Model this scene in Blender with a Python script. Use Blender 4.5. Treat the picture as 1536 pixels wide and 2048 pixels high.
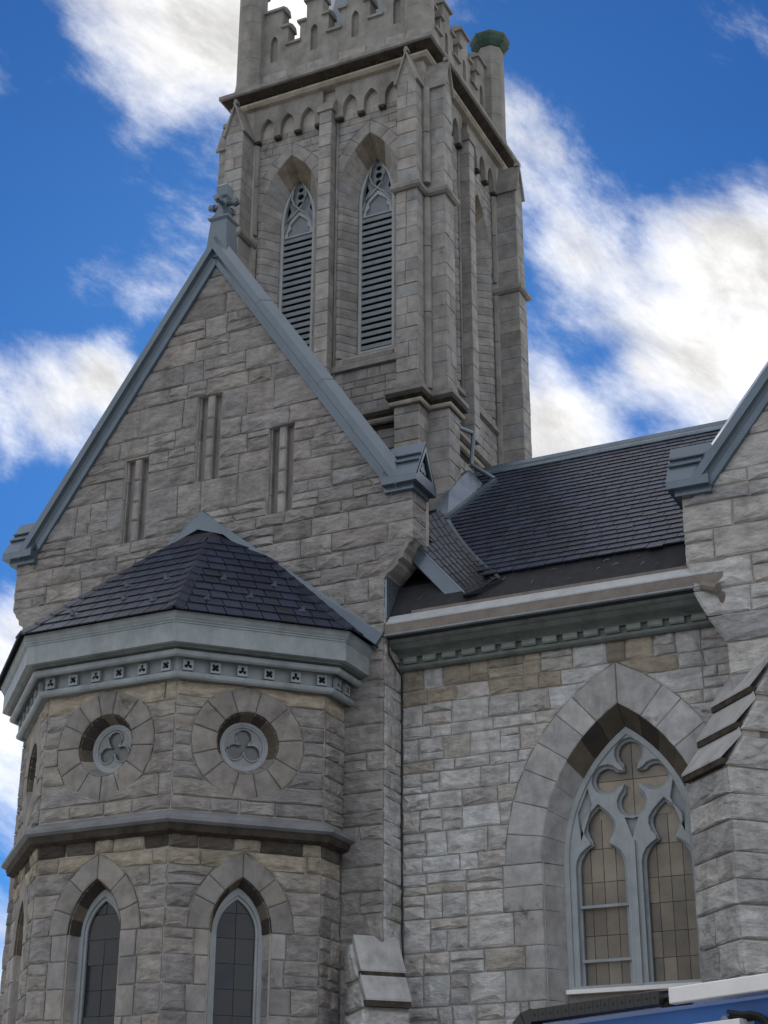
import bpy, bmesh, math, random
from mathutils import Vector, Matrix
random.seed(11)
R = math.radians
scene = bpy.context.scene
for o in list(bpy.data.objects): bpy.data.objects.remove(o)
C = scene.collection

# ------------------------------------------------------------------ camera
PITCH, YAW, ROLL, CAMZ = R(24.07), R(25.54), R(0.21), 1.6
fw = Vector((-math.sin(YAW)*math.cos(PITCH), math.cos(YAW)*math.cos(PITCH), math.sin(PITCH)))
rt = Vector((math.cos(YAW), math.sin(YAW), 0)); up = rt.cross(fw)
r2 = math.cos(ROLL)*rt + math.sin(ROLL)*up; u2 = -math.sin(ROLL)*rt + math.cos(ROLL)*up
cam_d = bpy.data.cameras.new('camera'); cam = bpy.data.objects.new('camera', cam_d); C.objects.link(cam)
m = Matrix((r2, u2, -fw)).transposed().to_4x4(); m.translation = (0, 0, CAMZ); cam.matrix_world = m
cam_d.sensor_fit = 'VERTICAL'; cam_d.sensor_height = 36; cam_d.sensor_width = 27
cam_d.lens = 3314/2048*36; cam_d.clip_end = 6000; cam_d.clip_start = 0.05
scene.camera = cam
CAMP = Vector((0, 0, CAMZ))
FPX = 3314.0
def look(px, py):            # direction through a point of the view, used to lay out the sky
    return (fw + r2*((px-768)/FPX) - u2*((py-1024)/FPX)).normalized()

# ------------------------------------------------------------------ world, sun, exposure
SUN_AZ, SUN_EL = R(-28), R(30)            # azimuth from +Y towards +X, behind the tower
sun_dir = Vector((math.sin(SUN_AZ)*math.cos(SUN_EL), math.cos(SUN_AZ)*math.cos(SUN_EL), math.sin(SUN_EL)))
world = bpy.data.worlds.new('World'); scene.world = world; world.use_nodes = True
SKY_STR, CLOUD = 0.078, 8.2
def build_world():
    nt = world.node_tree; N = nt.nodes; L = nt.links; N.clear()
    out = N.new('ShaderNodeOutputWorld'); bg = N.new('ShaderNodeBackground'); bg.inputs['Strength'].default_value = SKY_STR
    sky = N.new('ShaderNodeTexSky'); sky.sky_type = 'NISHITA'; sky.sun_disc = False
    sky.sun_elevation = SUN_EL; sky.sun_rotation = SUN_AZ
    sky.air_density = 1.0; sky.dust_density = 0.15; sky.ozone_density = 3.0
    tint = N.new('ShaderNodeMix'); tint.data_type = 'RGBA'; tint.blend_type = 'MULTIPLY'
    tint.inputs[0].default_value = 1.0; tint.inputs[7].default_value = (0.13, 0.355, 0.665, 1)
    L.new(sky.outputs[0], tint.inputs[6])
    tc = N.new('ShaderNodeTexCoord')
    def math_(op, a, b=None, clamp=False):
        n = N.new('ShaderNodeMath'); n.operation = op; n.use_clamp = clamp
        for i, v in enumerate((a, b)):
            if v is None: continue
            if hasattr(v, 'links'): L.new(v, n.inputs[i])
            else: n.inputs[i].default_value = v
        return n.outputs[0]
    def noise(scale, detail, rough, dist, off):
        mp = N.new('ShaderNodeMapping'); mp.inputs['Location'].default_value = off
        dt = N.new('ShaderNodeVectorMath'); dt.operation = 'DOT_PRODUCT'; L.new(tc.outputs['Generated'], dt.inputs[0]); dt.inputs[1].default_value = STREAK
        sc_ = N.new('ShaderNodeVectorMath'); sc_.operation = 'SCALE'; sc_.inputs[0].default_value = STREAK*-.5; L.new(dt.outputs['Value'], sc_.inputs['Scale'])
        ad = N.new('ShaderNodeVectorMath'); ad.operation = 'ADD'; L.new(tc.outputs['Generated'], ad.inputs[0]); L.new(sc_.outputs[0], ad.inputs[1])
        L.new(ad.outputs[0], mp.inputs['Vector'])
        n = N.new('ShaderNodeTexNoise'); n.inputs['Scale'].default_value = scale; n.inputs['Detail'].default_value = detail
        n.inputs['Roughness'].default_value = rough; n.inputs['Distortion'].default_value = dist
        L.new(mp.outputs[0], n.inputs['Vector']); return n.outputs[0]
    STREAK = (r2*.8-u2*.6).normalized()      # the wind draws the clouds out one way
    big = noise(2.6, 2, 0.5, 0.2, (3.1, 1.7, 0.4))
    fine = noise(8.0, 12, 0.66, 0.15, (0.3, 5.2, 2.0))
    # broad cloud banks: (px, py, radius in degrees, weight)
    banks = [(330, 60, 3.6, .42), (430, 110, 2.2, .25), (560, 30, 3.2, .5), (1040, 260, 2.3, .45), (1110, 420, 2.4, .48), (1170, 580, 2.6, .5), (1330, 480, 2.6, .38), (1440, 600, 3.6, .5),
             (1520, 480, 2.4, .35), (1330, 720, 2.4, .40), (1100, 860, 2.5, .55), (1500, 740, 2.2, .3), (60, 790, 2.5, .40), (180, 790, 2.2, .36), (235, 720, 1.6, .25), (150, 570, 1.5, .30), (270, 610, 1.4, .22),
             (20, 1330, 3.2, .6), (0, 1500, 2.5, .5), (10, 940, 1.2, .26), (1280, 190, 1.1, .2), (1420, 150, 1.3, .22),
             (768, 700, 26, -.60),
             (200, 400, 4.8, -.50), (60, 120, 3.8, -.75), (0, 20, 2.6, -.5), (30, 380, 3.0, -.3), (60, 1000, 2.2, -.35), (1530, 60, 2.6, -.35), (1300, 300, 2.4, -.30), (1250, 60, 3.6, -.5), (1500, 250, 2.6, -.35), (1190, 720, 1.4, -.32), (1310, 840, 1.8, -.32), (1010, 60, 2.0, -.3), (100, 1000, 1.7, -.35), (30, 640, 1.6, -.2), (330, 700, 1.6, -.25)]
    acc = math_('ADD', math_('MULTIPLY', math_('SUBTRACT', big, 0.47), 1.2), 0.58)
    for px, py, rad, wt in banks:
        d = look(px, py)
        vm = N.new('ShaderNodeVectorMath'); vm.operation = 'DISTANCE'; L.new(tc.outputs['Generated'], vm.inputs[0]); vm.inputs[1].default_value = d
        mr = N.new('ShaderNodeMapRange'); mr.interpolation_type = 'SMOOTHSTEP'; mr.inputs[1].default_value = R(rad)*1.25; mr.inputs[2].default_value = 0
        mr.inputs[3].default_value = 0; mr.inputs[4].default_value = wt*.9
        L.new(vm.outputs['Value'], mr.inputs[0]); acc = math_('ADD', acc, mr.outputs[0])
    dens = math_('ADD', acc, math_('MULTIPLY', math_('SUBTRACT', fine, 0.5), 2.6))
    cov = N.new('ShaderNodeMapRange'); cov.interpolation_type = 'SMOOTHSTEP'; L.new(dens, cov.inputs[0])
    cov.inputs[1].default_value = 0.0; cov.inputs[2].default_value = 0.85
    # cloud tone: brighter where thin towards the sun, greyer where thick
    tone = N.new('ShaderNodeMapRange'); L.new(dens, tone.inputs[0]); tone.inputs[1].default_value = .3; tone.inputs[2].default_value = 1.3
    tone.inputs[3].default_value = CLOUD*1.2; tone.inputs[4].default_value = CLOUD*.60
    vary = math_('MULTIPLY', tone.outputs[0], math_('ADD', math_('MULTIPLY', noise(20, 12, .66, .3, (7, 2, 9)), 1.9), .08))
    ccol = N.new('ShaderNodeMix'); ccol.data_type = 'RGBA'; ccol.blend_type = 'MULTIPLY'; ccol.inputs[0].default_value = 1
    ccol.inputs[6].default_value = (1.0, 0.993, 0.985, 1)
    cmb = N.new('ShaderNodeCombineColor'); [L.new(vary, cmb.inputs[i]) for i in range(3)]
    L.new(cmb.outputs[0], ccol.inputs[7])
    mix = N.new('ShaderNodeMix'); mix.data_type = 'RGBA'; mix.clamp_result = False
    L.new(cov.outputs[0], mix.inputs[0]); L.new(tint.outputs[2], mix.inputs[6]); L.new(ccol.outputs[2], mix.inputs[7])
    L.new(mix.outputs[2], bg.inputs['Color']); L.new(bg.outputs[0], out.inputs['Surface'])
build_world()
world.cycles.sampling_method = 'MANUAL'; world.cycles.sample_map_resolution = 512
sd = bpy.data.lights.new('sun', 'SUN'); sd.energy = 4.0; sd.angle = R(0.6); sd.color = (1, .94, .84)
so = bpy.data.objects.new('sun', sd); C.objects.link(so); so.rotation_euler = sun_dir.to_track_quat('Z', 'Y').to_euler(); so.location = sun_dir*80
scene.view_settings.view_transform = 'Standard'; scene.view_settings.look = 'None'
scene.view_settings.exposure = 0.70; scene.view_settings.gamma = 1

# ------------------------------------------------------------------ materials
def mat(name, col, rough=.6, metal=0., bump=0., bscale=8., var=.0, vscale=2., spec=.5, attr=False, stretch=(1, 1, 1), bdist=.02, noise_rough=0., streak=0., scol=(.07, .066, .06)):
    M = bpy.data.materials.new(name); M.use_nodes = True; nt = M.node_tree; N = nt.nodes; L = nt.links
    b = N['Principled BSDF']; b.inputs['Roughness'].default_value = rough; b.inputs['Metallic'].default_value = metal
    b.inputs['Specular IOR Level'].default_value = spec
    b.inputs['Base Color'].default_value = (*col, 1)
    geo = N.new('ShaderNodeNewGeometry'); mp = N.new('ShaderNodeMapping'); L.new(geo.outputs['Position'], mp.inputs['Vector']); mp.inputs['Scale'].default_value = stretch
    src = None
    if attr:
        a = N.new('ShaderNodeAttribute'); a.attribute_name = 'Col'; src = a.outputs['Color']
    if var:
        n1 = N.new('ShaderNodeTexNoise'); n1.inputs['Scale'].default_value = vscale; n1.inputs['Detail'].default_value = 8; n1.inputs['Roughness'].default_value = .65
        L.new(mp.outputs[0], n1.inputs['Vector'])
        mr = N.new('ShaderNodeMapRange'); mr.inputs[1].default_value = .3; mr.inputs[2].default_value = .7; mr.inputs[3].default_value = 1-var; mr.inputs[4].default_value = 1+var
        L.new(n1.outputs[0], mr.inputs[0])
        cc = N.new('ShaderNodeCombineColor'); [L.new(mr.outputs[0], cc.inputs[i]) for i in range(3)]
        mx = N.new('ShaderNodeMix'); mx.data_type = 'RGBA'; mx.blend_type = 'MULTIPLY'; mx.inputs[0].default_value = 1
        if src: L.new(src, mx.inputs[6])
        else: mx.inputs[6].default_value = (*col, 1)
        L.new(cc.outputs[0], mx.inputs[7]); src = mx.outputs[2]
    if attr and spec < .3: streak = streak or .45
    if streak:                  # rain streaks and soot, long and vertical
        if not src:
            rgb = N.new('ShaderNodeRGB'); rgb.outputs[0].default_value = (*col, 1); src = rgb.outputs[0]
        m3 = N.new('ShaderNodeMapping'); L.new(geo.outputs['Position'], m3.inputs['Vector']); m3.inputs['Scale'].default_value = (1.0, 1.0, .28)
        n3 = N.new('ShaderNodeTexNoise'); n3.inputs['Scale'].default_value = 2.3; n3.inputs['Detail'].default_value = 9; n3.inputs['Roughness'].default_value = .68; L.new(m3.outputs[0], n3.inputs['Vector'])
        r3 = N.new('ShaderNodeMapRange'); r3.inputs[1].default_value = .50; r3.inputs[2].default_value = .74; r3.inputs[3].default_value = 0; r3.inputs[4].default_value = streak; L.new(n3.outputs[0], r3.inputs[0])
        x3 = N.new('ShaderNodeMix'); x3.data_type = 'RGBA'; L.new(r3.outputs[0], x3.inputs[0]); L.new(src, x3.inputs[6]); x3.inputs[7].default_value = (*scol, 1); src = x3.outputs[2]
    if attr and spec < .3:      # irregular black crust, here and there
        n4 = N.new('ShaderNodeTexNoise'); n4.inputs['Scale'].default_value = 1.15; n4.inputs['Detail'].default_value = 10; n4.inputs['Roughness'].default_value = .74; L.new(mp.outputs[0], n4.inputs['Vector'])
        r4 = N.new('ShaderNodeMapRange'); r4.inputs[1].default_value = .60; r4.inputs[2].default_value = .70; r4.inputs[3].default_value = 0; r4.inputs[4].default_value = .75; L.new(n4.outputs[0], r4.inputs[0])
        x4 = N.new('ShaderNodeMix'); x4.data_type = 'RGBA'; L.new(r4.outputs[0], x4.inputs[0]); L.new(src, x4.inputs[6]); x4.inputs[7].default_value = (.050, .044, .038, 1); src = x4.outputs[2]
    if src: L.new(src, b.inputs['Base Color'])
    if bump:
        n2 = N.new('ShaderNodeTexNoise'); n2.inputs['Scale'].default_value = bscale; n2.inputs['Detail'].default_value = 7; n2.inputs['Roughness'].default_value = .6
        L.new(mp.outputs[0], n2.inputs['Vector'])
        bp = N.new('ShaderNodeBump'); bp.inputs['Strength'].default_value = bump; bp.inputs['Distance'].default_value = bdist
        L.new(n2.outputs[0], bp.inputs['Height']); L.new(bp.outputs[0], b.inputs['Normal'])
        if noise_rough:
            mr2 = N.new('ShaderNodeMapRange'); mr2.inputs[3].default_value = max(.05, rough-noise_rough); mr2.inputs[4].default_value = min(1, rough+noise_rough)
            L.new(n2.outputs[0], mr2.inputs[0]); L.new(mr2.outputs[0], b.inputs['Roughness'])
    return M
MS = mat('rock_faced_stone', (.3, .28, .26), .9, bump=.85, bscale=6.5, var=.36, vscale=3.4, attr=True, stretch=(1, 1, 2.2), bdist=.06, spec=.25)
MD = mat('dressed_stone', (.3, .28, .26), .88, bump=.7, bscale=11, var=.28, vscale=3.2, attr=True, bdist=.02, spec=.25)
MM = mat('mortar', (.38, .365, .335), .95, bump=.5, bscale=30, var=.25, vscale=3, spec=.2)
MT = mat('trim_stone', (.255, .25, .24), .88, bump=.4, bscale=16, var=.28, vscale=2.2, bdist=.02, spec=.25, streak=0.55)
MLS = mat('smooth_pale_stone', (.40, .41, .42), .7, bump=.25, bscale=18, var=.2, vscale=2.5, bdist=.01, streak=0.45)
MSC = mat('bluish_string_stone', (.185, .20, .22), .75, bump=.4, bscale=14, var=.25, vscale=2.5, bdist=.015, streak=0.5)
MRO = mat('warm_roll_stone', (.32, .295, .25), .85, bump=.4, bscale=14, var=.35, vscale=3, bdist=.015)
MTD = mat('soot_and_shade_trim_stone', (.055, .047, .040), .9, bump=.6, bscale=12, var=.5, vscale=5, bdist=.03, spec=.2)  # soot on the drip edges, painted shade under cornices, shelves and strings
MG = mat('grey_painted_metal', (.12, .16, .205), .24, metal=.4, bump=.12, bscale=3, var=.10, vscale=1.5, bdist=.02, noise_rough=.1, streak=0.28)
MGF = mat('lead_grey_sheet', (.16, .205, .255), .26, metal=.5, bump=.25, bscale=4, var=.15, vscale=2.5, bdist=.02, noise_rough=.12, streak=0.4)
MW = mat('weathered_grey_paint', (.27, .315, .34), .55, bump=.25, bscale=18, var=.20, vscale=3.0, bdist=.008, streak=0.42)
MP = mat('window_grey_paint', (.31, .35, .375), .5, bump=.15, bscale=20, var=.12, vscale=4, bdist=.006, streak=0.3)
MSL = mat('slate', (.045, .047, .06), .42, bump=.35, bscale=22, var=.35, vscale=4, attr=True, spec=.36, bdist=.01, noise_rough=.15)
MCU = mat('green_copper', (.03, .072, .055), .6, bump=.3, bscale=14, var=.5, vscale=5, bdist=.01)
MGR = mat('grey_green_cornice', (.13, .155, .15), .55, bump=.3, bscale=14, var=.35, vscale=4, bdist=.01, streak=0.5)
MDN = mat('grey_green_dentil_paint', (.22, .255, .245), .5, bump=.3, bscale=14, var=.3, vscale=3, bdist=.01)
MWG = mat('pale_gutter_paint', (.42, .45, .48), .35, bump=.2, bscale=8, var=.15, vscale=4, bdist=.01, streak=0.4)
MBR = mat('brown_gutter_paint', (.165, .148, .132), .45, bump=.2, bscale=8, var=.25, vscale=4, bdist=.01)
MFE = mat('roofing_felt', (.018, .020, .026), .8, bump=.6, bscale=20, var=.4, vscale=6, bdist=.02)
MLV = mat('louver_paint', (.17, .20, .235), .5, bump=.2, bscale=18, var=.2, vscale=5, bdist=.006)
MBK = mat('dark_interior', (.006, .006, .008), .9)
MGL = mat('dark_glass', (.018, .022, .028), .10, bump=.35, bscale=3.0, bdist=.02, spec=.45)
MFD = mat('grey_frosted_pane', (.13, .14, .145), .3, bump=.2, bscale=4, var=.3, vscale=2.5, bdist=.01)
MPL = mat('amber_leaded_pane', (.105, .086, .055), .30, bump=.3, bscale=2.2, var=.35, vscale=1.6, bdist=.01, attr=True)
MFG = mat('frosted_glass', (.24, .26, .27), .35, bump=.2, bscale=5, var=.25, vscale=3, bdist=.01)
MLE = mat('lead_came', (.07, .062, .052), .6)
MWH = mat('white_paint', (.80, .80, .80), .4, bump=.1, bscale=14, var=.07, vscale=6, bdist=.004)
MBL = mat('blue_machine_paint', (.003, .115, .43), .32, bump=.1, bscale=5, var=.12, vscale=3, bdist=.006)
MBP = mat('black_plastic', (.018, .019, .02), .5, bump=.2, bscale=40, bdist=.003)
MRU = mat('rubber', (.012, .012, .012), .75)
MCA = mat('black_cable', (.012, .012, .012), .6)
MAS = mat('concrete_paving', (.20, .195, .185), .9, bump=.6, bscale=60, var=.3, vscale=.6, bdist=.01)
MSP = mat('spire_sheet', (.17, .21, .26), .4, metal=.3, bump=.2, bscale=3, var=.15, vscale=1.2, bdist=.02)

# ------------------------------------------------------------------ object helpers
WL = {}
def place(o, parent, loc):
    C.objects.link(o); loc = Vector(loc)
    if parent is not None:
        o.parent = parent; o.location = loc - WL[parent.name]
    else: o.location = loc
    WL[o.name] = loc
    return o
def thing(name, loc, label, cat, group=None):
    o = bpy.data.objects.new(name, None); o.empty_display_size = .3
    o['label'] = label; o['category'] = cat
    if group: o['group'] = group
    return place(o, None, loc)
def mesh_obj(name, V, F, material, parent, smooth=False, cols=None, loc=None, kind=None, label=None):
    V = [Vector(v) for v in V]
    if loc is None:
        lo = [min(v[i] for v in V) for i in range(3)]; hi = [max(v[i] for v in V) for i in range(3)]
        loc = Vector(((lo[0]+hi[0])/2, (lo[1]+hi[1])/2, lo[2]))
    me = bpy.data.meshes.new(name); me.from_pydata([v-Vector(loc) for v in V], [], F); me.validate()
    bm = bmesh.new(); bm.from_mesh(me); bmesh.ops.recalc_face_normals(bm, faces=bm.faces); bm.to_mesh(me); bm.free()
    if cols is not None:
        ca = me.color_attributes.new('Col', 'FLOAT_COLOR', 'POINT'); flat = []
        for c in cols: flat += [c[0], c[1], c[2], 1]
        ca.data.foreach_set('color', flat)
    me.materials.append(material)
    if smooth: me.polygons.foreach_set('use_smooth', [True]*len(me.polygons))
    o = bpy.data.objects.new(name, me); place(o, parent, loc)
    if kind: o['kind'] = kind
    if label: o['label'] = label
    return o
class MB:
    def __init__(s): s.V = []; s.F = []
    def add(s, V, F):
        b = len(s.V); s.V += [Vector(v) for v in V]; s.F += [tuple(i+b for i in f) for f in F]; return s
    def box(s, lo, hi):
        x0, y0, z0 = lo; x1, y1, z1 = hi
        return s.add([(x0,y0,z0),(x1,y0,z0),(x1,y1,z0),(x0,y1,z0),(x0,y0,z1),(x1,y0,z1),(x1,y1,z1),(x0,y1,z1)],
                     [(0,3,2,1),(4,5,6,7),(0,1,5,4),(1,2,6,5),(2,3,7,6),(3,0,4,7)])
    def fbox(s, fr, lo, hi):      # box in a face frame (u, v, d)
        P = [fr.w(u, v, d) for d in (lo[2], hi[2]) for v in (lo[1], hi[1]) for u in (lo[0], hi[0])]
        return s.add(P, [(0,2,3,1),(4,5,7,6),(0,1,5,4),(1,3,7,5),(3,2,6,7),(2,0,4,6)])
    def prism(s, fr, poly, d0, d1):
        n = len(poly); P = [fr.w(u, v, d0) for u, v in poly]+[fr.w(u, v, d1) for u, v in poly]
        return s.add(P, [tuple(range(n-1, -1, -1)), tuple(range(n, 2*n))]+[(i, (i+1) % n, n+(i+1) % n, n+i) for i in range(n)])
    def tube(s, pts, r, n=8, closed=False):
        pts = [Vector(p) for p in pts]; rings = []; m_ = len(pts); base = len(s.V)
        for i, p in enumerate(pts):
            a = pts[(i-1) % m_] if (closed or i > 0) else p; b = pts[(i+1) % m_] if (closed or i < m_-1) else p
            t = (b-a).normalized(); ref = Vector((0, 0, 1)) if abs(t.z) < .9 else Vector((1, 0, 0))
            x = t.cross(ref).normalized(); y = t.cross(x)
            rr = r[i] if isinstance(r, (list, tuple)) else r
            s.V += [p+(x*math.cos(2*math.pi*k/n)+y*math.sin(2*math.pi*k/n))*rr for k in range(n)]
        for i in range(m_ if closed else m_-1):
            j = (i+1) % m_
            for k in range(n): s.F.append((base+i*n+k, base+i*n+(k+1) % n, base+j*n+(k+1) % n, base+j*n+k))
        if not closed:
            s.F.append(tuple(base+k for k in range(n))); s.F.append(tuple(base+(m_-1)*n+k for k in range(n-1, -1, -1)))
        return s
    def loft(s, rings, closed_ring=True, cap=True):    # rings: list of equal-length point lists
        n = len(rings[0]); base = len(s.V)
        for r in rings: s.V += [Vector(p) for p in r]
        for i in range(len(rings)-1):
            for k in range(n if closed_ring else n-1):
                s.F.append((base+i*n+k, base+i*n+(k+1) % n, base+(i+1)*n+(k+1) % n, base+(i+1)*n+k))
        if cap and closed_ring:
            s.F.append(tuple(base+k for k in range(n-1, -1, -1))); s.F.append(tuple(base+(len(rings)-1)*n+k for k in range(n)))
        return s
    def build(s, name, material, parent, **kw): return mesh_obj(name, s.V, s.F, material, parent, **kw)
class Fr:
    def __init__(s, o, U, N): s.o = Vector(o); s.U = Vector(U).normalized(); s.N = Vector(N).normalized()
    def w(s, u, v, d=0.): return s.o + s.U*u + Vector((0, 0, v)) + s.N*d

def plate(name, fr, outer, holes, d_front, thick, material, parent, bevel=0., kind=None, smooth=False):
    cu = bpy.data.curves.new('tmp', 'CURVE'); cu.dimensions = '2D'; cu.fill_mode = 'BOTH'; cu.extrude = max(thick/2-bevel, .0005)
    if bevel: cu.bevel_depth = bevel; cu.bevel_resolution = 1; cu.offset = -bevel
    for pts in [outer]+list(holes):
        sp = cu.splines.new('POLY'); sp.points.add(len(pts)-1)
        for p, q in zip(sp.points, pts): p.co = (q[0], q[1], 0, 1)
        sp.use_cyclic_u = True
    ob = bpy.data.objects.new('tmp', cu); C.objects.link(ob)
    dg = bpy.context.evaluated_depsgraph_get(); me = bpy.data.meshes.new_from_object(ob.evaluated_get(dg), depsgraph=dg)
    V = [fr.w(v.co.x, v.co.y, d_front-thick/2+v.co.z) for v in me.vertices]; F = [tuple(p.vertices) for p in me.polygons]
    bpy.data.objects.remove(ob); bpy.data.curves.remove(cu); bpy.data.meshes.remove(me)
    return mesh_obj(name, V, F, material, parent, kind=kind, smooth=smooth)

# ------------------------------------------------------------------ stones
def rnd(a, b): return random.uniform(a, b)
PALNOTE = 'base colours of the stones, by wall'
PAL = {
 'gable': [((.240,.224,.209), 6), ((.215,.205,.198), 5), ((.250,.228,.203), 1.6), ((.165,.155,.146), 1.2), ((.275,.262,.247), 2.0), ((.198,.196,.198), 2)],
 'apse':  [((.245,.225,.205), 5), ((.205,.198,.195), 4), ((.255,.230,.193), 1.6), ((.15,.145,.145), 1.4), ((.29,.275,.262), 1.2)],
 'crust': [((.050,.043,.036), 5), ((.085,.074,.060), 3), ((.24,.21,.165), 1.3)],
 'soot': [((.040,.034,.028), 4), ((.075,.062,.048), 3), ((.11,.092,.07), 1.5)],
  'browned': [((.13,.108,.08), 3), ((.165,.14,.105), 2), ((.10,.084,.064), 1)],
 'warm':  [((.27,.235,.18), 3), ((.24,.21,.165), 3), ((.16,.14,.115), 2), ((.30,.265,.205), 2)],
 'nave':  [((.325,.325,.315), 6), ((.295,.290,.280), 5), ((.295,.270,.245), 2), ((.25,.228,.185), .9), ((.24,.222,.214), 1.2), ((.36,.363,.357), 2.4)],
 'tower': [((.258,.244,.229), 6), ((.235,.226,.215), 4), ((.272,.253,.230), 3), ((.225,.232,.228), 2), ((.20,.185,.17), 1)],
 'wing':  [((.335,.325,.305), 5), ((.28,.265,.25), 3), ((.20,.20,.205), 2), ((.36,.355,.345), 3)],
 'arch':  [((.262,.258,.250), 4), ((.275,.273,.267), 4), ((.25,.24,.23), 1)],
 'archapse': [((.185,.171,.155), 4), ((.168,.160,.152), 3), ((.205,.188,.165), 2)],
}
def pick(p):
    L = PAL[p]; t = rnd(0, sum(w for _, w in L))
    for c, w in L:
        t -= w
        if t <= 0: break
    sw = sum(w for _, w in L); mean = [sum(q[i]*w for q, w in L)/sw for i in range(3)]
    f_ = 1. if p in ('crust', 'soot') else .6
    c = [mean[i]+(c[i]-mean[i])*f_ for i in range(3)]
    k = {'gable': 1.24, 'apse': 1.28, 'tower': 1.24, 'nave': 1.56, 'arch': 1.45, 'wing': 1.34}.get(p, 1.38)*rnd(.91, 1.09); w = rnd(.985, 1.015); return (max(.02, c[0]*k*.97*w), max(.02, c[1]*k), max(.02, c[2]*k*1.045/w))
STONES = {}     # root name -> list of pending stones
class Stone: pass
def offset_poly(P, j):
    n = len(P); out = []
    for i in range(n):
        a = Vector(P[i-1]); b = Vector(P[i]); c = Vector(P[(i+1) % n])
        e1 = (b-a); e2 = (c-b)
        if e1.length < 1e-6 or e2.length < 1e-6: out.append(b); continue
        e1.normalize(); e2.normalize(); n1 = Vector((-e1.y, e1.x)); n2 = Vector((-e2.y, e2.x))
        den = 1+n1.dot(n2); out.append(b+(n1+n2)*(j/max(den, .5)))
    return out
def area2(P): return .5*sum(P[i-1][0]*P[i][1]-P[i][0]*P[i-1][1] for i in range(len(P)))
def stone(root, part, fr, poly, pal, out=0., bulge=.025, depth=.14, joint=.009, back=None, name='stone', dressed=False, col=None):
    a = area2(poly)
    if abs(a) < .004: return
    if a < 0:
        poly = poly[::-1]; back = back[::-1] if back else None
    P = offset_poly(poly, joint)
    if area2(P) < .002: return
    B = [Vector(b) for b in back] if back else P
    ring = []; bring = []; n = len(P)
    jt = .0035 if dressed else .010
    for i in range(n):
        p = Vector(P[i]); q = Vector(P[(i+1) % n]); bp = Vector(B[i]); bq = Vector(B[(i+1) % n])
        k = 1 if (q-p).length < .22 else (2 if (q-p).length < .7 else 3)
        for s in range(k):
            t = s/k
            if s: t += rnd(-.1, .1)
            jj = Vector((rnd(-jt, jt), rnd(-jt, jt)))
            ring.append(p.lerp(q, t)+jj); bring.append(bp.lerp(bq, t)+(jj if not back else Vector((0, 0))))
    cen = sum(ring, Vector((0, 0)))/len(ring); m_ = len(ring)
    mn = min((r-cen).length for r in ring)
    ins = min(.045 if not dressed else .02, mn*.45)
    V = []; 
    for p in bring: V.append(fr.w(p.x, p.y, out-depth))
    for p in ring: V.append(fr.w(p.x, p.y, out+(rnd(-.004, .006) if not dressed else 0)))
    for p in ring:
        d = (cen-p); q = p+d.normalized()*ins*rnd(.7, 1.25)
        V.append(fr.w(q.x, q.y, out+bulge*rnd(.35, 1.3)))
    big = abs(a) > .10 and not dressed
    if big:
        for p in ring:
            q = p.lerp(cen, .55*rnd(.8, 1.2)); V.append(fr.w(q.x, q.y, out+bulge*rnd(.5, 1.7)))
    V.append(fr.w(cen.x, cen.y, out+bulge*rnd(.8, 1.5)))
    F = []; ci = len(V)-1; L = 4 if big else 3
    for lv in range(L-1):
        for i in range(m_):
            j = (i+1) % m_; F.append((lv*m_+i, lv*m_+j, (lv+1)*m_+j, (lv+1)*m_+i))
    for i in range(m_): F.append(((L-1)*m_+i, (L-1)*m_+(i+1) % m_, ci))
    s = Stone(); s.V = V; s.F = F; s.col = col or pick(pal); s.part = part; s.name = name; s.mat = MD if dressed else MS
    w = fr.w(cen.x, cen.y, out); dv = CAMP-w; dist = dv.length
    cosv = max(0., fr.N.dot(dv)/dist)
    rel = w-CAMP; zf = rel.dot(fw); ok = zf > 0 and abs(rel.dot(r2)/zf*FPX) < 800 and abs(rel.dot(u2)/zf*FPX) < 1060
    s.size = abs(a)*max(cosv, .02)/dist**2 if ok else 0.
    STONES.setdefault(root.name, []).append(s)
def block(root, part, fr, lo, hi, pal, name='stone', bev=.012, col=None, taper=0.):
    """a squared block proud of the wall, (u,v,d) extents; front and two sides seen"""
    u0, v0, d0 = lo; u1, v1, d1 = hi; j = .005; b = bev
    def q(u, v, d): return fr.w(u, v, d)
    V = []; V += [q(u0+j, v0+j, d0), q(u1-j, v0+j, d0), q(u1-j, v1-j, d0), q(u0+j, v1-j, d0)]
    e = rnd(-.006, .008)
    V += [q(u0+j, v0+j, d1-b), q(u1-j, v0+j, d1-b), q(u1-j, v1-j, d1-b), q(u0+j, v1-j, d1-b)]
    V += [q(u0+j+b, v0+j+b, d1+e), q(u1-j-b, v0+j+b, d1+e), q(u1-j-b, v1-j-b, d1+e), q(u0+j+b, v1-j-b, d1+e)]
    F = [(0,1,5,4),(1,2,6,5),(2,3,7,6),(3,0,4,7),(4,5,9,8),(5,6,10,9),(6,7,11,10),(7,4,8,11),(8,9,10,11)]
    s = Stone(); s.V = V; s.F = F; s.col = col or pick(pal); s.part = part; s.name = name; s.mat = MD
    w = q((u0+u1)/2, (v0+v1)/2, d1); dv = CAMP-w; dist = dv.length; rel = w-CAMP; zf = rel.dot(fw)
    ok = zf > 0 and abs(rel.dot(r2)/zf*FPX) < 800 and abs(rel.dot(u2)/zf*FPX) < 1060
    s.size = (u1-u0)*(v1-v0)*max(.1, fr.N.dot(dv)/dist)/dist**2 if ok else 0.
    STONES.setdefault(root.name, []).append(s)
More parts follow.
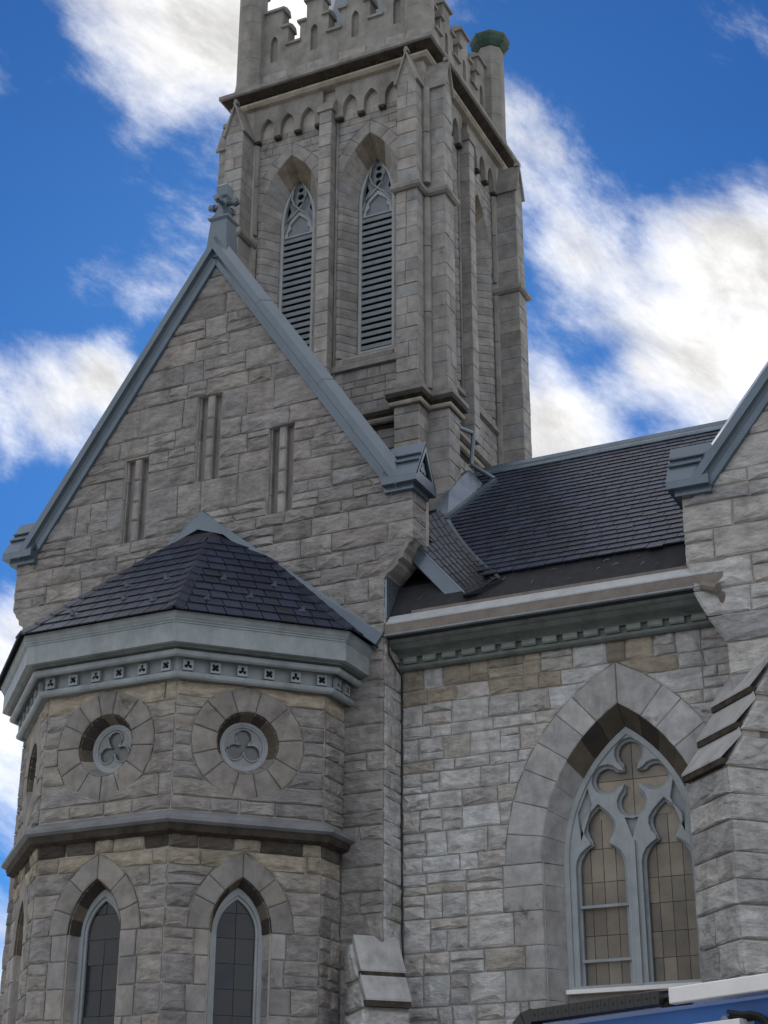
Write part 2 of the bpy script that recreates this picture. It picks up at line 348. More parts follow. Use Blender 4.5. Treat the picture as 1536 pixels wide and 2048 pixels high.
def flush_stones(root, cap=300):
    L = sorted(STONES.pop(root.name, []), key=lambda s: -s.size)
    for s in L[:cap]:
        mesh_obj(s.name, s.V, s.F, s.mat, s.part, cols=[s.col]*len(s.V))
    rest = L[cap:]
    for material, nm in ((MS, 'small_rough_stones'), (MD, 'small_dressed_stones')):
        V = []; F = []; K = []
        for s in rest:
            if s.mat is not material: continue
            b = len(V); V += s.V; F += [tuple(i+b for i in f) for f in s.F]; K += [s.col]*len(s.V)
        if V: mesh_obj(nm, V, F, material, root, cols=K, kind='stuff')
def breaks(v0, v1, hmin, hmax):
    L = [v0]
    while L[-1] < v1-hmin*.6: L.append(L[-1]+rnd(hmin, hmax))
    k = (v1-v0)/(L[-1]-v0); return [v0+(x-v0)*k for x in L]
def rows(root, part, fr, brk, left, right, holes, wmin, wmax, pal, split=.35, bulge=.026, joint=.009, skip=None, **kw):
    for i in range(len(brk)-1):
        a, b = brk[i], brk[i+1]
        segs = [(left(a), left(b), right(a), right(b))]
        for h in holes:
            r = h(a, b)
            if not r: continue
            hl0, hl1, hr0, hr1 = r; ns = []
            for L0, L1, R0, R1 in segs:
                if max(hr0, hr1) <= min(L0, L1) or min(hl0, hl1) >= max(R0, R1): ns.append((L0, L1, R0, R1)); continue
                ns.append((L0, L1, min(hl0, R0), min(hl1, R1))); ns.append((max(hr0, L0), max(hr1, L1), R0, R1))
            segs = [s for s in ns if max(s[2]-s[0], s[3]-s[1]) > .05]
        for L0, L1, R0, R1 in segs:
            if R1 < L1: L1 = R1 = (L1+R1)/2
            if R0 < L0: L0 = R0 = (L0+R0)/2
            lo = max(L0, L1); hi = min(R0, R1); xs = []
            x = lo+rnd(wmin, wmax)*.8
            while x < hi-wmin*.55: xs.append(x); x += rnd(wmin, wmax)
            j0 = (L0, L1)
            for x in xs+[None]:
                j1 = (R0, R1) if x is None else (x+rnd(-.015, .015), x+rnd(-.015, .015))
                quad = [(j0[0], a), (j1[0], a), (j1[1], b), (j0[1], b)]
                w_ = min(j1[0]-j0[0], j1[1]-j0[1]); cu_ = (j0[0]+j1[0]+j0[1]+j1[1])/4
                if not (skip and skip(cu_, (a+b)/2)):
                    pl = pal(cu_, (a+b)/2) if callable(pal) else pal
                    kk = dict(bulge=bulge*rnd(.6, 1.4), joint=joint*rnd(.8, 1.5), out=rnd(-.006, .010)); kk.update(kw)
                    if (b-a) > .30 and w_ > .22 and random.random() < split:
                        t = rnd(.34, .66); ml = j0[0]+(j0[1]-j0[0])*t; mr = j1[0]+(j1[1]-j1[0])*t; vm = a+(b-a)*t
                        for q in ([(j0[0], a), (j1[0], a), (mr, vm), (ml, vm)], [(ml, vm), (mr, vm), (j1[1], b), (j0[1], b)]):
                            if w_ > .6 and random.random() < .4:
                                f = rnd(.35, .65); m0 = (q[0][0]+(q[1][0]-q[0][0])*f, q[0][1]); m1 = (q[3][0]+(q[2][0]-q[3][0])*f, q[2][1])
                                stone(root, part, fr, [q[0], m0, m1, q[3]], pl, **kk); stone(root, part, fr, [m0, q[1], q[2], m1], pl, **kk)
                            else: stone(root, part, fr, q, pl, **kk)
                    else: stone(root, part, fr, quad, pl, **kk)
                j0 = j1
def pointed(cu, zs, w, h, n=10, z0=None):
    """pointed arch outline, counter-clockwise from lower left round the right side"""
    Rr = (w*w+h*h)/(2*w); th = math.acos((Rr-w)/Rr); L = []
    for i in range(n+1):
        t = th*i/n; L.append((cu+w-Rr+Rr*math.cos(t), zs+Rr*math.sin(t)))
    L2 = [(2*cu-x, y) for x, y in L[:-1]][::-1]
    out = L+L2
    if z0 is not None: out = [(cu-w, z0), (cu+w, z0)]+out
    return out
def arch_half(v, zs, w, h):
    if v <= zs: return w
    if v >= zs+h: return 0.
    Rr = (w*w+h*h)/(2*w); return max(0., w-Rr+math.sqrt(max(0, Rr*Rr-(v-zs)**2)))
def arch_hole(cu, zs, w, h, z0, jw=lambda v: 0.):
    def f(a, b):
        if b <= z0+.01: return None
        Rr = (w*w+h*h)/(2*w); top = zs+h
        if a >= top-.02: return None
        wa = arch_half(a, zs, w, h)+(jw(a) if a < zs-.01 else 0); wb = arch_half(b, zs, w, h)+(jw(a) if a < zs-.01 else 0)
        return (cu-wa, cu-wb, cu+wa, cu+wb)
    return f
def arch_ring(root, part, fr, cu, zs, w, h, rw, n, splay, rec, pal, out=.012, bulge=.012, name='arch_stone'):
    Rr = (w*w+h*h)/(2*w); ta = math.acos((Rr-w)/Rr); tb = math.acos((Rr-w)/(Rr+rw)); cx = w-Rr
    def pt(r, t, s): return (cu+s*(cx+r*math.cos(t)), zs+r*math.sin(t))
    cut = [0]
    for i in range(n): cut.append(cut[-1]+rnd(.8, 1.2))
    cut = [c/cut[-1]*ta for c in cut]
    for s in (1, -1):
        for i in range(n):
            t0, t1 = cut[i], cut[i+1]; o1 = tb if i == n-1 else t1; tm = (t0+t1)/2; om = (t0+o1)/2
            poly = [pt(Rr, t0, s), pt(Rr+rw, t0, s), pt(Rr+rw, om, s), pt(Rr+rw, o1, s), pt(Rr, t1, s), pt(Rr, tm, s)]
            def bk(t):
                return pt(Rr-splay, t/ta*math.acos(max(-1, min(1, -cx/(Rr-splay)))), s)
            back = [bk(t0), poly[1], poly[2], poly[3], bk(t1), bk(tm)]
            stone(root, part, fr, poly, pal, out=out, bulge=bulge, depth=rec, joint=.006, back=back, name=name, dressed=True)
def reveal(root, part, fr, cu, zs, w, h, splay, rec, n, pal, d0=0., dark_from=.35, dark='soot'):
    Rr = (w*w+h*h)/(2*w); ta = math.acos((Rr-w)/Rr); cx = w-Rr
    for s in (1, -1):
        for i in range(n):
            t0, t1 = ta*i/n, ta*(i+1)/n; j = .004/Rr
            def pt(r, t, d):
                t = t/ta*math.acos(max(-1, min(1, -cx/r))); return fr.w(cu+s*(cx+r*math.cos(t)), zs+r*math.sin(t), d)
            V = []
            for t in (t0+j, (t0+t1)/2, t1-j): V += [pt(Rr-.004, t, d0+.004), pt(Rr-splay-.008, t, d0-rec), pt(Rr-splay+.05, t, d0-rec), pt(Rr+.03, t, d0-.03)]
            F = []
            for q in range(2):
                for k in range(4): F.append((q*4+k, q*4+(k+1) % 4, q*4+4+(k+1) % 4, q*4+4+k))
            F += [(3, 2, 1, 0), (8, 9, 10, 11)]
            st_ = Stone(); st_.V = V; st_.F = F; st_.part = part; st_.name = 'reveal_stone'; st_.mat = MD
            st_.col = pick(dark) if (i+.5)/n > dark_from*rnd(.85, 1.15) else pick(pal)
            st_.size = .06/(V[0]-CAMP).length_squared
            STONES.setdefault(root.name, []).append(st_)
def circle_pts(cu, cv, r, n=32): return [(cu+r*math.cos(2*math.pi*i/n), cv+r*math.sin(2*math.pi*i/n)) for i in range(n)]
def round_ring(root, part, fr, cu, cv, r0, r1, n, splay, rec, pal):
    cut = [0]
    for i in range(n): cut.append(cut[-1]+rnd(.8, 1.2))
    off = rnd(0, 1); cut = [c/cut[-1]*2*math.pi+off for c in cut]
    P = lambda r, t: (cu+r*math.cos(t), cv+r*math.sin(t))
    for i in range(n):
        t0, t1 = cut[i], cut[i+1]; tm = (t0+t1)/2
        poly = [P(r0, t0), P(r1, t0), P(r1, tm), P(r1, t1), P(r0, t1), P(r0, tm)]
        back = [P(r0-splay, t0), poly[1], poly[2], poly[3], P(r0-splay, t1), P(r0-splay, tm)]
        stone(root, part, fr, poly, pal, out=.012, bulge=.012, depth=rec, joint=.008, back=back, name='arch_stone', dressed=True)
def lobes(cu, cv, dist, r, k, rot, n=9, neck=None):
    """outline of a k-foil: k circles of radius r centred at dist from (cu, cv), cusps on the bisectors"""
    L = []; half = math.pi/k; hit = dist*math.sin(half)
    rho = dist*math.cos(half)+math.sqrt(r*r-hit*hit) if r > hit else (neck or dist*.45)
    span = math.atan2(rho*math.sin(half), rho*math.cos(half)-dist)
    if r <= hit: span = min(span, math.pi*.80)
    for i in range(k):
        a = rot+2*math.pi*i/k; c = (cu+dist*math.cos(a), cv+dist*math.sin(a))
        for j in range(n+1):
            t = a-span+2*span*j/n; L.append((c[0]+r*math.cos(t), c[1]+r*math.sin(t)))
        if r <= hit: L.append((cu+rho*math.cos(a+half), cv+rho*math.sin(a+half)))
    return L

# ================================================================== setting: ground
g = MB(); g.add([(-700, -700, 0), (700, -700, 0), (700, 700, 0), (-700, 700, 0)], [(0, 1, 2, 3)])
go = g.build('ground', MAS, None); go['kind'] = 'structure'; go['label'] = 'pale concrete paving around the church'

# ================================================================== transept gable
TX = -15.35; TY = 24.3; UL, UU = 3.75, 4.31         # lower and upper half widths
tr = thing('church_transept', (TX, TY, 0), 'tall stone gable with three blind slit windows and grey metal coping', 'church gable')
FT = Fr((TX, TY, 0), (1, 0, 0), (0, -1, 0))
GS = 1.485; GZ = 19.90
slits = [(-1.62, 14.02, 15.80), (-.02, 15.0, 16.86), (1.60, 14.02, 15.84)]; SH = .27
ins = .017
wall_out = [(-UL+ins, 0), (UL-ins, 0), (UL-ins, 12.42), (UU-ins, 13.02), (UU-ins, 14.02), (0, GZ+.3), (-UU+ins, 14.02), (-UU+ins, 13.02), (-UL+ins, 12.42)]
tw = plate('gable_wall', FT, wall_out, [[(c-SH, a), (c+SH, a), (c+SH, b), (c-SH, b)] for c, a, b in slits], -ins, .70, MM, tr)
def thalf(v):
    if v < 12.42: return UL
    if v < 13.02: return UL+(UU-UL)*(v-12.42)/.6
    if v < 14.05: return UU
    return max(0, (GZ+.06-v)/GS)
def apse_hole(a, b):
    def hw(v): return 3.0 if v < 11.1 else max(0, 3.63-(v-10.95)/.931)
    if hw(a) <= 0: return None
    return (-hw(a)-.04, -hw(b)-.04, hw(a)-.04, hw(b)-.04)
def slit_hole(c, z0, z1):
    def f(a, b):
        if b <= z0+.02 or a >= z1-.02: return None
        return (c-SH, c-SH, c+SH, c+SH)
    return f
tb = breaks(4.0, 12.42, .30, .52)+[12.72, 13.02]
top = breaks(13.02, 19.95, .36, .56)
# make courses meet the slit heads and sills
for z in (14.02, 14.33, 15.0, 15.82, 16.86):
    k = min(range(1, len(top)-1), key=lambda i: abs(top[i]-z)); top[k] = z
top = sorted(top); tb = tb+top[1:]
rows(tr, tw, FT, tb, lambda v: -thalf(v), thalf, [apse_hole]+[slit_hole(*s) for s in slits], .42, 1.15, 'gable', split=.28, bulge=.026, joint=.008)
for c, z0, z1 in slits:
    d = MB().fbox(FT, (c-SH-.02, z0-.03, -.40), (c+SH+.02, z1+.03, -.17)); d.build('slit_recess', MT, tr)
    n = 4; zz = breaks(z0, z1, .38, .55)
    for i in range(len(zz)-1):
        block(tr, tw, FT, (c-.085, zz[i], -.2), (c+.085, zz[i+1], -.035), 'gable', bev=.03)
        for s in (-1, 1):    # chamfered slit sides
            stone(tr, tw, FT, [(c+s*SH, zz[i]), (c+s*(SH-.05), zz[i]), (c+s*(SH-.05), zz[i+1]), (c+s*SH, zz[i+1])], 'gable', out=-.075, bulge=.008, depth=.10, joint=.004, dressed=True)
# return faces: the upper shoulder and the lower wall seen beside the nave
FTs = Fr((TX+UU, TY, 0), (0, 1, 0), (1, 0, 0)); FTl = Fr((TX+UL, TY, 0), (0, 1, 0), (1, 0, 0))
rows(tr, tw, FTs, [13.02, 13.42, 13.74, 14.02], lambda v: 0.02, lambda v: .56, [], .5, .8, 'gable', split=0, bulge=.015)
rows(tr, tw, FTl, breaks(4, 12.45, .34, .6), lambda v: .02, lambda v: .70, [], .3, .75, 'nave', split=.3, bulge=.016)
# corbels carrying the kneelers
prof = [(0, 12.36), (.06, 12.44), (.17, 12.50), (.26, 12.58), (.27, 12.66), (.36, 12.70), (.38, 12.80), (.44, 12.86), (.52, 13.03), (-.1, 13.03), (-.1, 12.36)]
for s in (-1, 1):
    b = MB().prism(FT, [(s*(UL+p), z) for p, z in prof], .012, -.58); b.build('corbel', MT, tr)
# raking saddle coping, one length per slope with sheet joints
cprof = [(-.04, -.06), (.10, -.045), (.105, -.01), (.115, .05), (.15, .10), (.19, .115), (.25, .12), (.25, .255), (.03, .40), (-.46, .20), (-.46, -.14), (-.04, -.14)]
cs = math.cos(math.atan(GS)); sn = math.sin(math.atan(GS))
def rake(s, t):             # ring of the coping section at horizontal distance t from the ridge
    base_z = 19.84
    L = []
    for d, h in cprof:
        if t <= 0: L.append(FT.w(0, base_z+h/cs, d))
        else: L.append(FT.w(s*(t+h*sn), base_z-GS*t+h*cs, d))
    return L
tq = [0, .95, 2.35, 3.98]
for s in (-1, 1):
    for i in range(3):
        b = MB()
        a0 = rake(s, tq[i]+(.004 if i else 0)); b.loft([a0, rake(s, tq[i+1]-.004)]); b.build('coping', MG, tr)
        if i < 2:
            bb = MB(); sc = [rake(s, tq[i+1]-.02), rake(s, tq[i+1]+.02)]
            bb.loft([[p+FT.N*.004+Vector((s*sn, 0, cs))*.005 for p in r] for r in sc]); bb.build('coping_seam', MG, tr)
def kneeler(parent, fr, s, u_in, u_out, zb, yb):
    """metal gablet at the foot of a coping; s = side, yb = depth behind the wall face"""
    a, b = min(s*u_in, s*u_out), max(s*u_in, s*u_out); f = .262
    m_ = MB(); 
    m_.fbox(fr, (a if s > 0 else a+.10, zb, -yb+.1), (b-.10 if s > 0 else b, zb+.10, f-.12)); m_.build('kneeler_moulding', MG, parent)
    m_ = MB(); m_.fbox(fr, (a, zb+.10, -yb), (b, zb+.225, f)); m_.build('kneeler_band', MG, parent)
    zt = zb+.225; za = zt+.80; dm = (f-yb)/2
    # roof slopes of the gablet (ridge runs along the wall), with a thickness
    for d_e in (f, -yb):
        e = .045
        P = [(d_e, zt+.002), (dm, za), (dm, za-.07), (d_e-(.06 if d_e > 0 else -.06), zt+.002)]
        q = MB(); q.loft([[fr.w(a, z, d) for d, z in P], [fr.w(b, z, d) for d, z in P]]); q.build('kneeler_slope', MG, parent)
    for k in (.42, .62):     # rolled ribs on the front slope
        d = f+(dm-f)*k; z = zt+(za-zt)*k
        MB().tube([fr.w(a+.02, z+.02, d+.02), fr.w(b-.02, z+.02, d+.02)], .028, 8).build('roll_rib', MG, parent, smooth=True)
    # gable end: frame and dark recess with a trefoil cusp
    ue = s*(u_out-.03); fe = Fr(fr.w(ue, 0, 0), fr.N*-1, (s*fr.U.x, s*fr.U.y, 0))
    w0, w1 = -f, yb
    tri = [(w0+.02, zt), (w1-.02, zt), ((w0+w1)/2, za-.02)]; inn = [(w0+.16, zt+.09), (w1-.16, zt+.09), ((w0+w1)/2, za-.20)]
    plate('gablet_frame', fe, tri, [inn], .03, .05, MG, parent)
    plate('gablet_recess', fe, tri, [], -.06, .03, MBK, parent)
    plate('trefoil', fe, lobes((w0+w1)/2, zt+.26, .07, .06, 3, math.pi/2), [], -.02, .03, MG, parent)
kneeler(tr, FT, 1, 3.80, 4.48, 13.93, .64); kneeler(tr, FT, -1, 3.80, 4.48, 13.93, .64)
# finial at the apex, sheet metal
fx = Vector((TX+.03, TY+.08, 0))
def sq(w, z, wy=None): wy = wy or w; return [fx+Vector((-w, -wy, z)), fx+Vector((w, -wy, z)), fx+Vector((w, wy, z)), fx+Vector((-w, wy, z))]
MB().loft([sq(.25, 19.9, .24), sq(.205, 20.55, .21), sq(.19, 20.80, .19)]).build('finial_base', MG, tr)
MB().loft([sq(.19, 20.80), sq(.235, 20.85), sq(.235, 20.89), sq(.15, 20.98)]).build('finial_collar', MG, tr)
MB().loft([sq(.15, 20.98), sq(.095, 21.18), sq(.085, 21.40)]).build('finial_shaft', MG, tr)
for dx, dy in ((1, 0), (-1, 0), (0, -1), (0, 1)):
    p = fx+Vector((dx*.06, dy*.06, 21.30)); q = fx+Vector((dx*.21, dy*.21, 21.27)); q2 = fx+Vector((dx*.33, dy*.33, 21.30))
    MB().tube([p, q, q+Vector((dx*.02, dy*.02, 0)), q2], [.05, .05, .085, .08], 10).build('finial_arm', MG, tr)
MB().loft([sq(.08, 21.40), sq(.12, 21.46), sq(.13, 21.70), sq(.09, 21.76)]).build('finial_head', MG, tr)

# transept roof behind the gable
def slate_quad(fr3, quad, th, name, parent, store, col):
    """quad: four (a,b) points on a roof plane; fr3(a,b,n) -> world; lower edge first; lower edge lifted"""
    lo = .028; V = []
    for k, (a, b) in enumerate(quad):
        lift = lo if k < 2 else .004
        V.append(fr3(a, b, lift)); 
    for k, (a, b) in enumerate(quad):
        lift = lo if k < 2 else .004
        V.append(fr3(a, b, lift+th))
    F = [(3,2,1,0),(4,5,6,7),(0,1,5,4),(1,2,6,5),(2,3,7,6),(3,0,4,7)]
    store.append((V, F, col))
def slate_col():
    k = rnd(.65, 1.4); t = rnd(0, 1); return (.014*k+.003*t, .022*k+.001*t, .046*k)
def flush_slates(store, root, part, cap=300, sizekey=None):
    L = store
    if len(L) > cap:
        def key(e):
            c = sum((Vector(v) for v in e[0]), Vector())/8; rel = c-CAMP; zf = rel.dot(fw)
            ok = abs(rel.dot(r2)/zf*FPX) < 780 and abs(rel.dot(u2)/zf*FPX) < 1040
            return (0 if ok else 1, rel.length)
        L = sorted(L, key=key)
    for V, F, c in L[:cap]: mesh_obj('slate', V, F, MSL, part, cols=[c]*8)
    V = []; F = []; K = []
    for v, f, c in L[cap:]:
        b = len(V); V += v; F += [tuple(i+b for i in q) for q in f]; K += [c]*8
    if V: mesh_obj('small_slates', V, F, MSL, root, cols=K, kind='stuff')
RT0 = Vector((TX, TY+.45, 19.55)); 
troof = MB()
ez = 19.55-GS*4.42
for s in (1, -1):
    P = [(0, 19.55), (s*4.20, ez+.327), (s*4.20, ez+.2), (0, 19.40)]
    troof.loft([[FT.w(u, z, -.45) for u, z in P], [FT.w(u, z, -5.0) for u, z in P]])
tro = troof.build('transept_roof', MFE, tr)
st = []
slope_n = Vector((sn, 0, cs)); dwn = Vector((cs, 0, -sn))
def ftr(a, b, n): return Vector((TX, TY+.47+a, 19.55))+dwn*b+slope_n*n
Ltot = 4.15/cs; ex = .22; nrow = 14
for i in range(nrow):
    b1 = Ltot+.05-i*ex; b0 = b1-ex-.06; y = rnd(0, .25)
    while y < 4.2:
        w_ = .28; slate_quad(ftr, [(y+.004, b1), (y+w_-.004, b1), (y+w_-.004, b0), (y+.004, b0)], .016, 'slate', tro, st, slate_col()); y += w_
flush_slates(st, tr, tro, cap=150)
# small slate slope between the gable shoulder and the nave eave, with its board and the sheet metal under it
def vg(t): return Vector((-11.45, 24.66, 13.42)).lerp(Vector((-10.12, 24.66, 11.84)), t)
def vw(t):
    a, b, c = Vector((-12.35, 28.6, 15.55)), Vector((-10.86, 26.25, 13.56)), Vector((-9.55, 24.62, 12.12))
    return a*(1-t)**2*1.0+(b*2-(a+c)*.5)*2*t*(1-t)+c*t*t
def vs(t, q, h=0.):
    p = vg(t).lerp(vw(t), q); e = .01
    du = vg(min(1, t+e)).lerp(vw(min(1, t+e)), q)-vg(max(0, t-e)).lerp(vw(max(0, t-e)), q); dv = vw(t)-vg(t)
    n_ = du.cross(dv).normalized(); n_ = n_ if n_.z > 0 else -n_
    return p+n_*h
b = MB(); NT = 8
for i in range(NT+1):
    t = i/NT; b.V += [vs(t, 0, -.02), vs(t, 1, -.02), vs(t, 1, -.3), vs(t, 0, -.3)]
for i in range(NT):
    for k in range(4): b.F.append((i*4+k, i*4+(k+1) % 4, i*4+4+(k+1) % 4, i*4+4+k))
b.F += [(3, 2, 1, 0), (NT*4, NT*4+1, NT*4+2, NT*4+3)]
lso = b.build('side_slope', MFE, tr)
st = []; NC = 8
for c in range(NC):
    q0, q1 = c/NC*.93, (c+1)/NC*.93+.02; t = rnd(-.05, 0)
    while t < .97:
        t1 = min(.985, t+.105*rnd(.9, 1.1)); a0 = max(0, t)
        V = [vs(a0+.003, q0, .012), vs(t1-.003, q0, .012), vs(t1-.003, q1, .004), vs(a0+.003, q1, .004)]+[vs(a0+.003, q0, .038), vs(t1-.003, q0, .038), vs(t1-.003, q1, .024), vs(a0+.003, q1, .024)]
        st.append((V, [(3,2,1,0),(4,5,6,7),(0,1,5,4),(1,2,6,5),(2,3,7,6),(3,0,4,7)], tuple(.55*v for v in slate_col()))); t = t1
for V, F, c in st: mesh_obj('slate', V, F, MSL, lso, cols=[c]*8)
b = MB(); b.loft([[vs(t, .955, .03), vs(t, 1.03, .045), vs(t, 1.03, .02), vs(t, .955, .0)] for t in [i/8 for i in range(9)]]); b.build('valley_flashing', MGF, tr)
dn = Vector((-.62, 0, -.72))*.27
b = MB(); b.loft([[vg(t)+Vector((0, -.02, .02)), vg(t)+Vector((0, .04, .02)), vg(t)+dn+Vector((0, .04, 0)), vg(t)+dn+Vector((0, -.02, 0))] for t in (.12, .98)]); b.build('verge_board', MG, tr)
b = MB(); b.loft([[vg(t)+Vector((0, -.05, .035)), vg(t)+Vector((0, .06, .035)), vg(t)+Vector((0, .06, .0)), vg(t)+Vector((0, -.05, .0))] for t in (.12, .985)]); b.build('verge_edge', MGF, tr)
MB().box((TX+UL-.05, TY+.03, 11.62), (TX+UL+.034, TY+2.2, 12.44)).build('wall_sheet', MGF, tr)

# diagonal corner buttress of the transept
def diag_buttress(root, corner, n, hw, steps, zbase, d_body, pal, slab_mat, top_w=None):
    """steps: list of (d_in, z_in, d_out, z_out) weathering slopes, from the top down"""
    n = Vector((*n, 0)).normalized(); u = Vector((-n.y, n.x, 0)); fr = Fr((*corner, 0), u, n)
    core = MB(); last = steps[-1]
    core.fbox(fr, (-hw+.03, zbase, -.6), (hw-.03, steps[-1][3]-.06, d_body-.03))
    for k, (d0, z0, d1, z1) in enumerate(steps):
        core.add([fr.w(s*(hw-.03), z, d) for s in (-1, 1) for d, z in ((-.6, steps[-1][3]-.1), (-.6, z0-.12), (d0-.05, z0-.12), (d1-.12, z1-.10), (d1-.12, steps[-1][3]-.1))],
                 [(0,1,2,3,4), (9,8,7,6,5), (0,5,6,1), (1,6,7,2), (2,7,8,3), (3,8,9,4), (4,9,5,0)])
    part = core.build('corner_buttress', MM, root)
    for k, (d0, z0, d1, z1) in enumerate(steps):
        th = .10; tw0 = hw if not top_w or k else top_w
        P = [(d0-.02, z0), (d1, z1), (d1, z1-th*.35), (d0-.06, z0-th*1.1)]
        b = MB(); b.loft([[fr.w(-(tw0 if d < d1-.05 else hw), z, d) for d, z in P], [fr.w((tw0 if d < d1-.05 else hw), z, d) for d, z in P]]); b.build('weathering_slab', slab_mat, root)
        MB().fbox(fr, (-hw+.004, z1-.125, d1-.14), (hw-.004, z1-th*.35+.004, d1-.006)).build('drip_edge', MTD, root)
        # body stones under each slab down to the next slope
    z = steps[-1][3]-.16
    frR = Fr(fr.w(hw, 0, 0), n*-1, u); frL = Fr(fr.w(-hw, 0, 0), n, u*-1)
    while z > zbase:
        h = rnd(.36, .52); z2 = max(zbase, z-h)
        if random.random() < .45:
            c = rnd(-.3, .3)*hw
            stone(root, part, fr, [(-hw, z2), (c, z2), (c, z), (-hw, z)], pal, out=d_body, bulge=.03, joint=.010); stone(root, part, fr, [(c, z2), (hw, z2), (hw, z), (c, z)], pal, out=d_body, bulge=.03, joint=.010)
        else: stone(root, part, fr, [(-hw, z2), (hw, z2), (hw, z), (-hw, z)], pal, out=d_body, bulge=.035, joint=.010)
        stone(root, part, frR, [(-d_body, z2), (.5, z2), (.5, z), (-d_body, z)], pal, out=0, bulge=.03, joint=.010)
        stone(root, part, frL, [(-.5, z2), (d_body, z2), (d_body, z), (-.5, z)], pal, out=0, bulge=.03, joint=.010)
        z = z2
    for (d0, z0, d1, z1) in steps[:-1] + steps[-1:]:
        pass
    # side stones in the stepped part
    zt = [s_[1]-.14 for s_ in steps]
    for k in range(len(steps)):
        d0, z0, d1, z1 = steps[k]
        zlow = steps[-1][3]-.14 if k == len(steps)-1 else steps[k+1][1]-.14
        zlow = z1-.14
        for frX, sg in ((frR, -1), (frL, 1)):
            poly = [(sg*-.5, zlow), (sg*(d1-.07), zlow), (sg*(d0-.06), z0-.13), (sg*-.5, z0-.13)]
            stone(root, part, frX, poly, pal, out=0, bulge=.03, joint=.008)
    return fr
diag_buttress(tr, (TX+UL-.07, TY-.07), (1, -1), .375, [(-.07, 6.22, .30, 5.64), (.29, 5.575, .56, 5.17)], 0.0, .47, 'nave', MLS)
flush_stones(tr)

# ================================================================== apse
AX, AY, AYE = -15.4, 24.86, 24.30
ap = thing('church_apse', (AX, 22.5, 0), 'half-octagonal stone apse with dark slate roof and round trefoil windows', 'apse')
T8 = math.tan(math.pi/8); A1, A2 = 3.06, 3.02
def apath(a, z, yend=AYE+.02):
    ye = yend-AY
    return [Vector((AX+x, AY+y, z)) for x, y in ((-a, ye), (-a, -a*T8), (-a*T8, -a), (a*T8, -a), (a, -a*T8), (a, ye))]
def asweep(prof, name, material, parent, closed=True, smooth=False):
    b = MB(); n = len(prof); rows_ = [apath(a, z) for a, z in prof]
    for r in rows_: b.V += r
    m_ = 6
    for i in range(n if closed else n-1):
        j = (i+1) % n
        for k in range(m_-1): b.F.append((i*m_+k, i*m_+k+1, j*m_+k+1, j*m_+k))
    if closed:
        b.F.append(tuple(i*m_ for i in range(n))); b.F.append(tuple(i*m_+5 for i in range(n-1, -1, -1)))
    return b.build(name, material, parent, smooth=smooth)
def AF(k, a):
    th = R(-90+45*k); n = Vector((math.cos(th), math.sin(th), 0)); u = Vector((-n.y, n.x, 0))
    return Fr(Vector((AX, AY, 0))+n*a, u, n)
ZR, LZ = 9.16, 7.0          # rose centre, lancet apex
def lanc(w, z0, zs, h, n=10): return pointed(-.04, zs, w, h, n, z0)
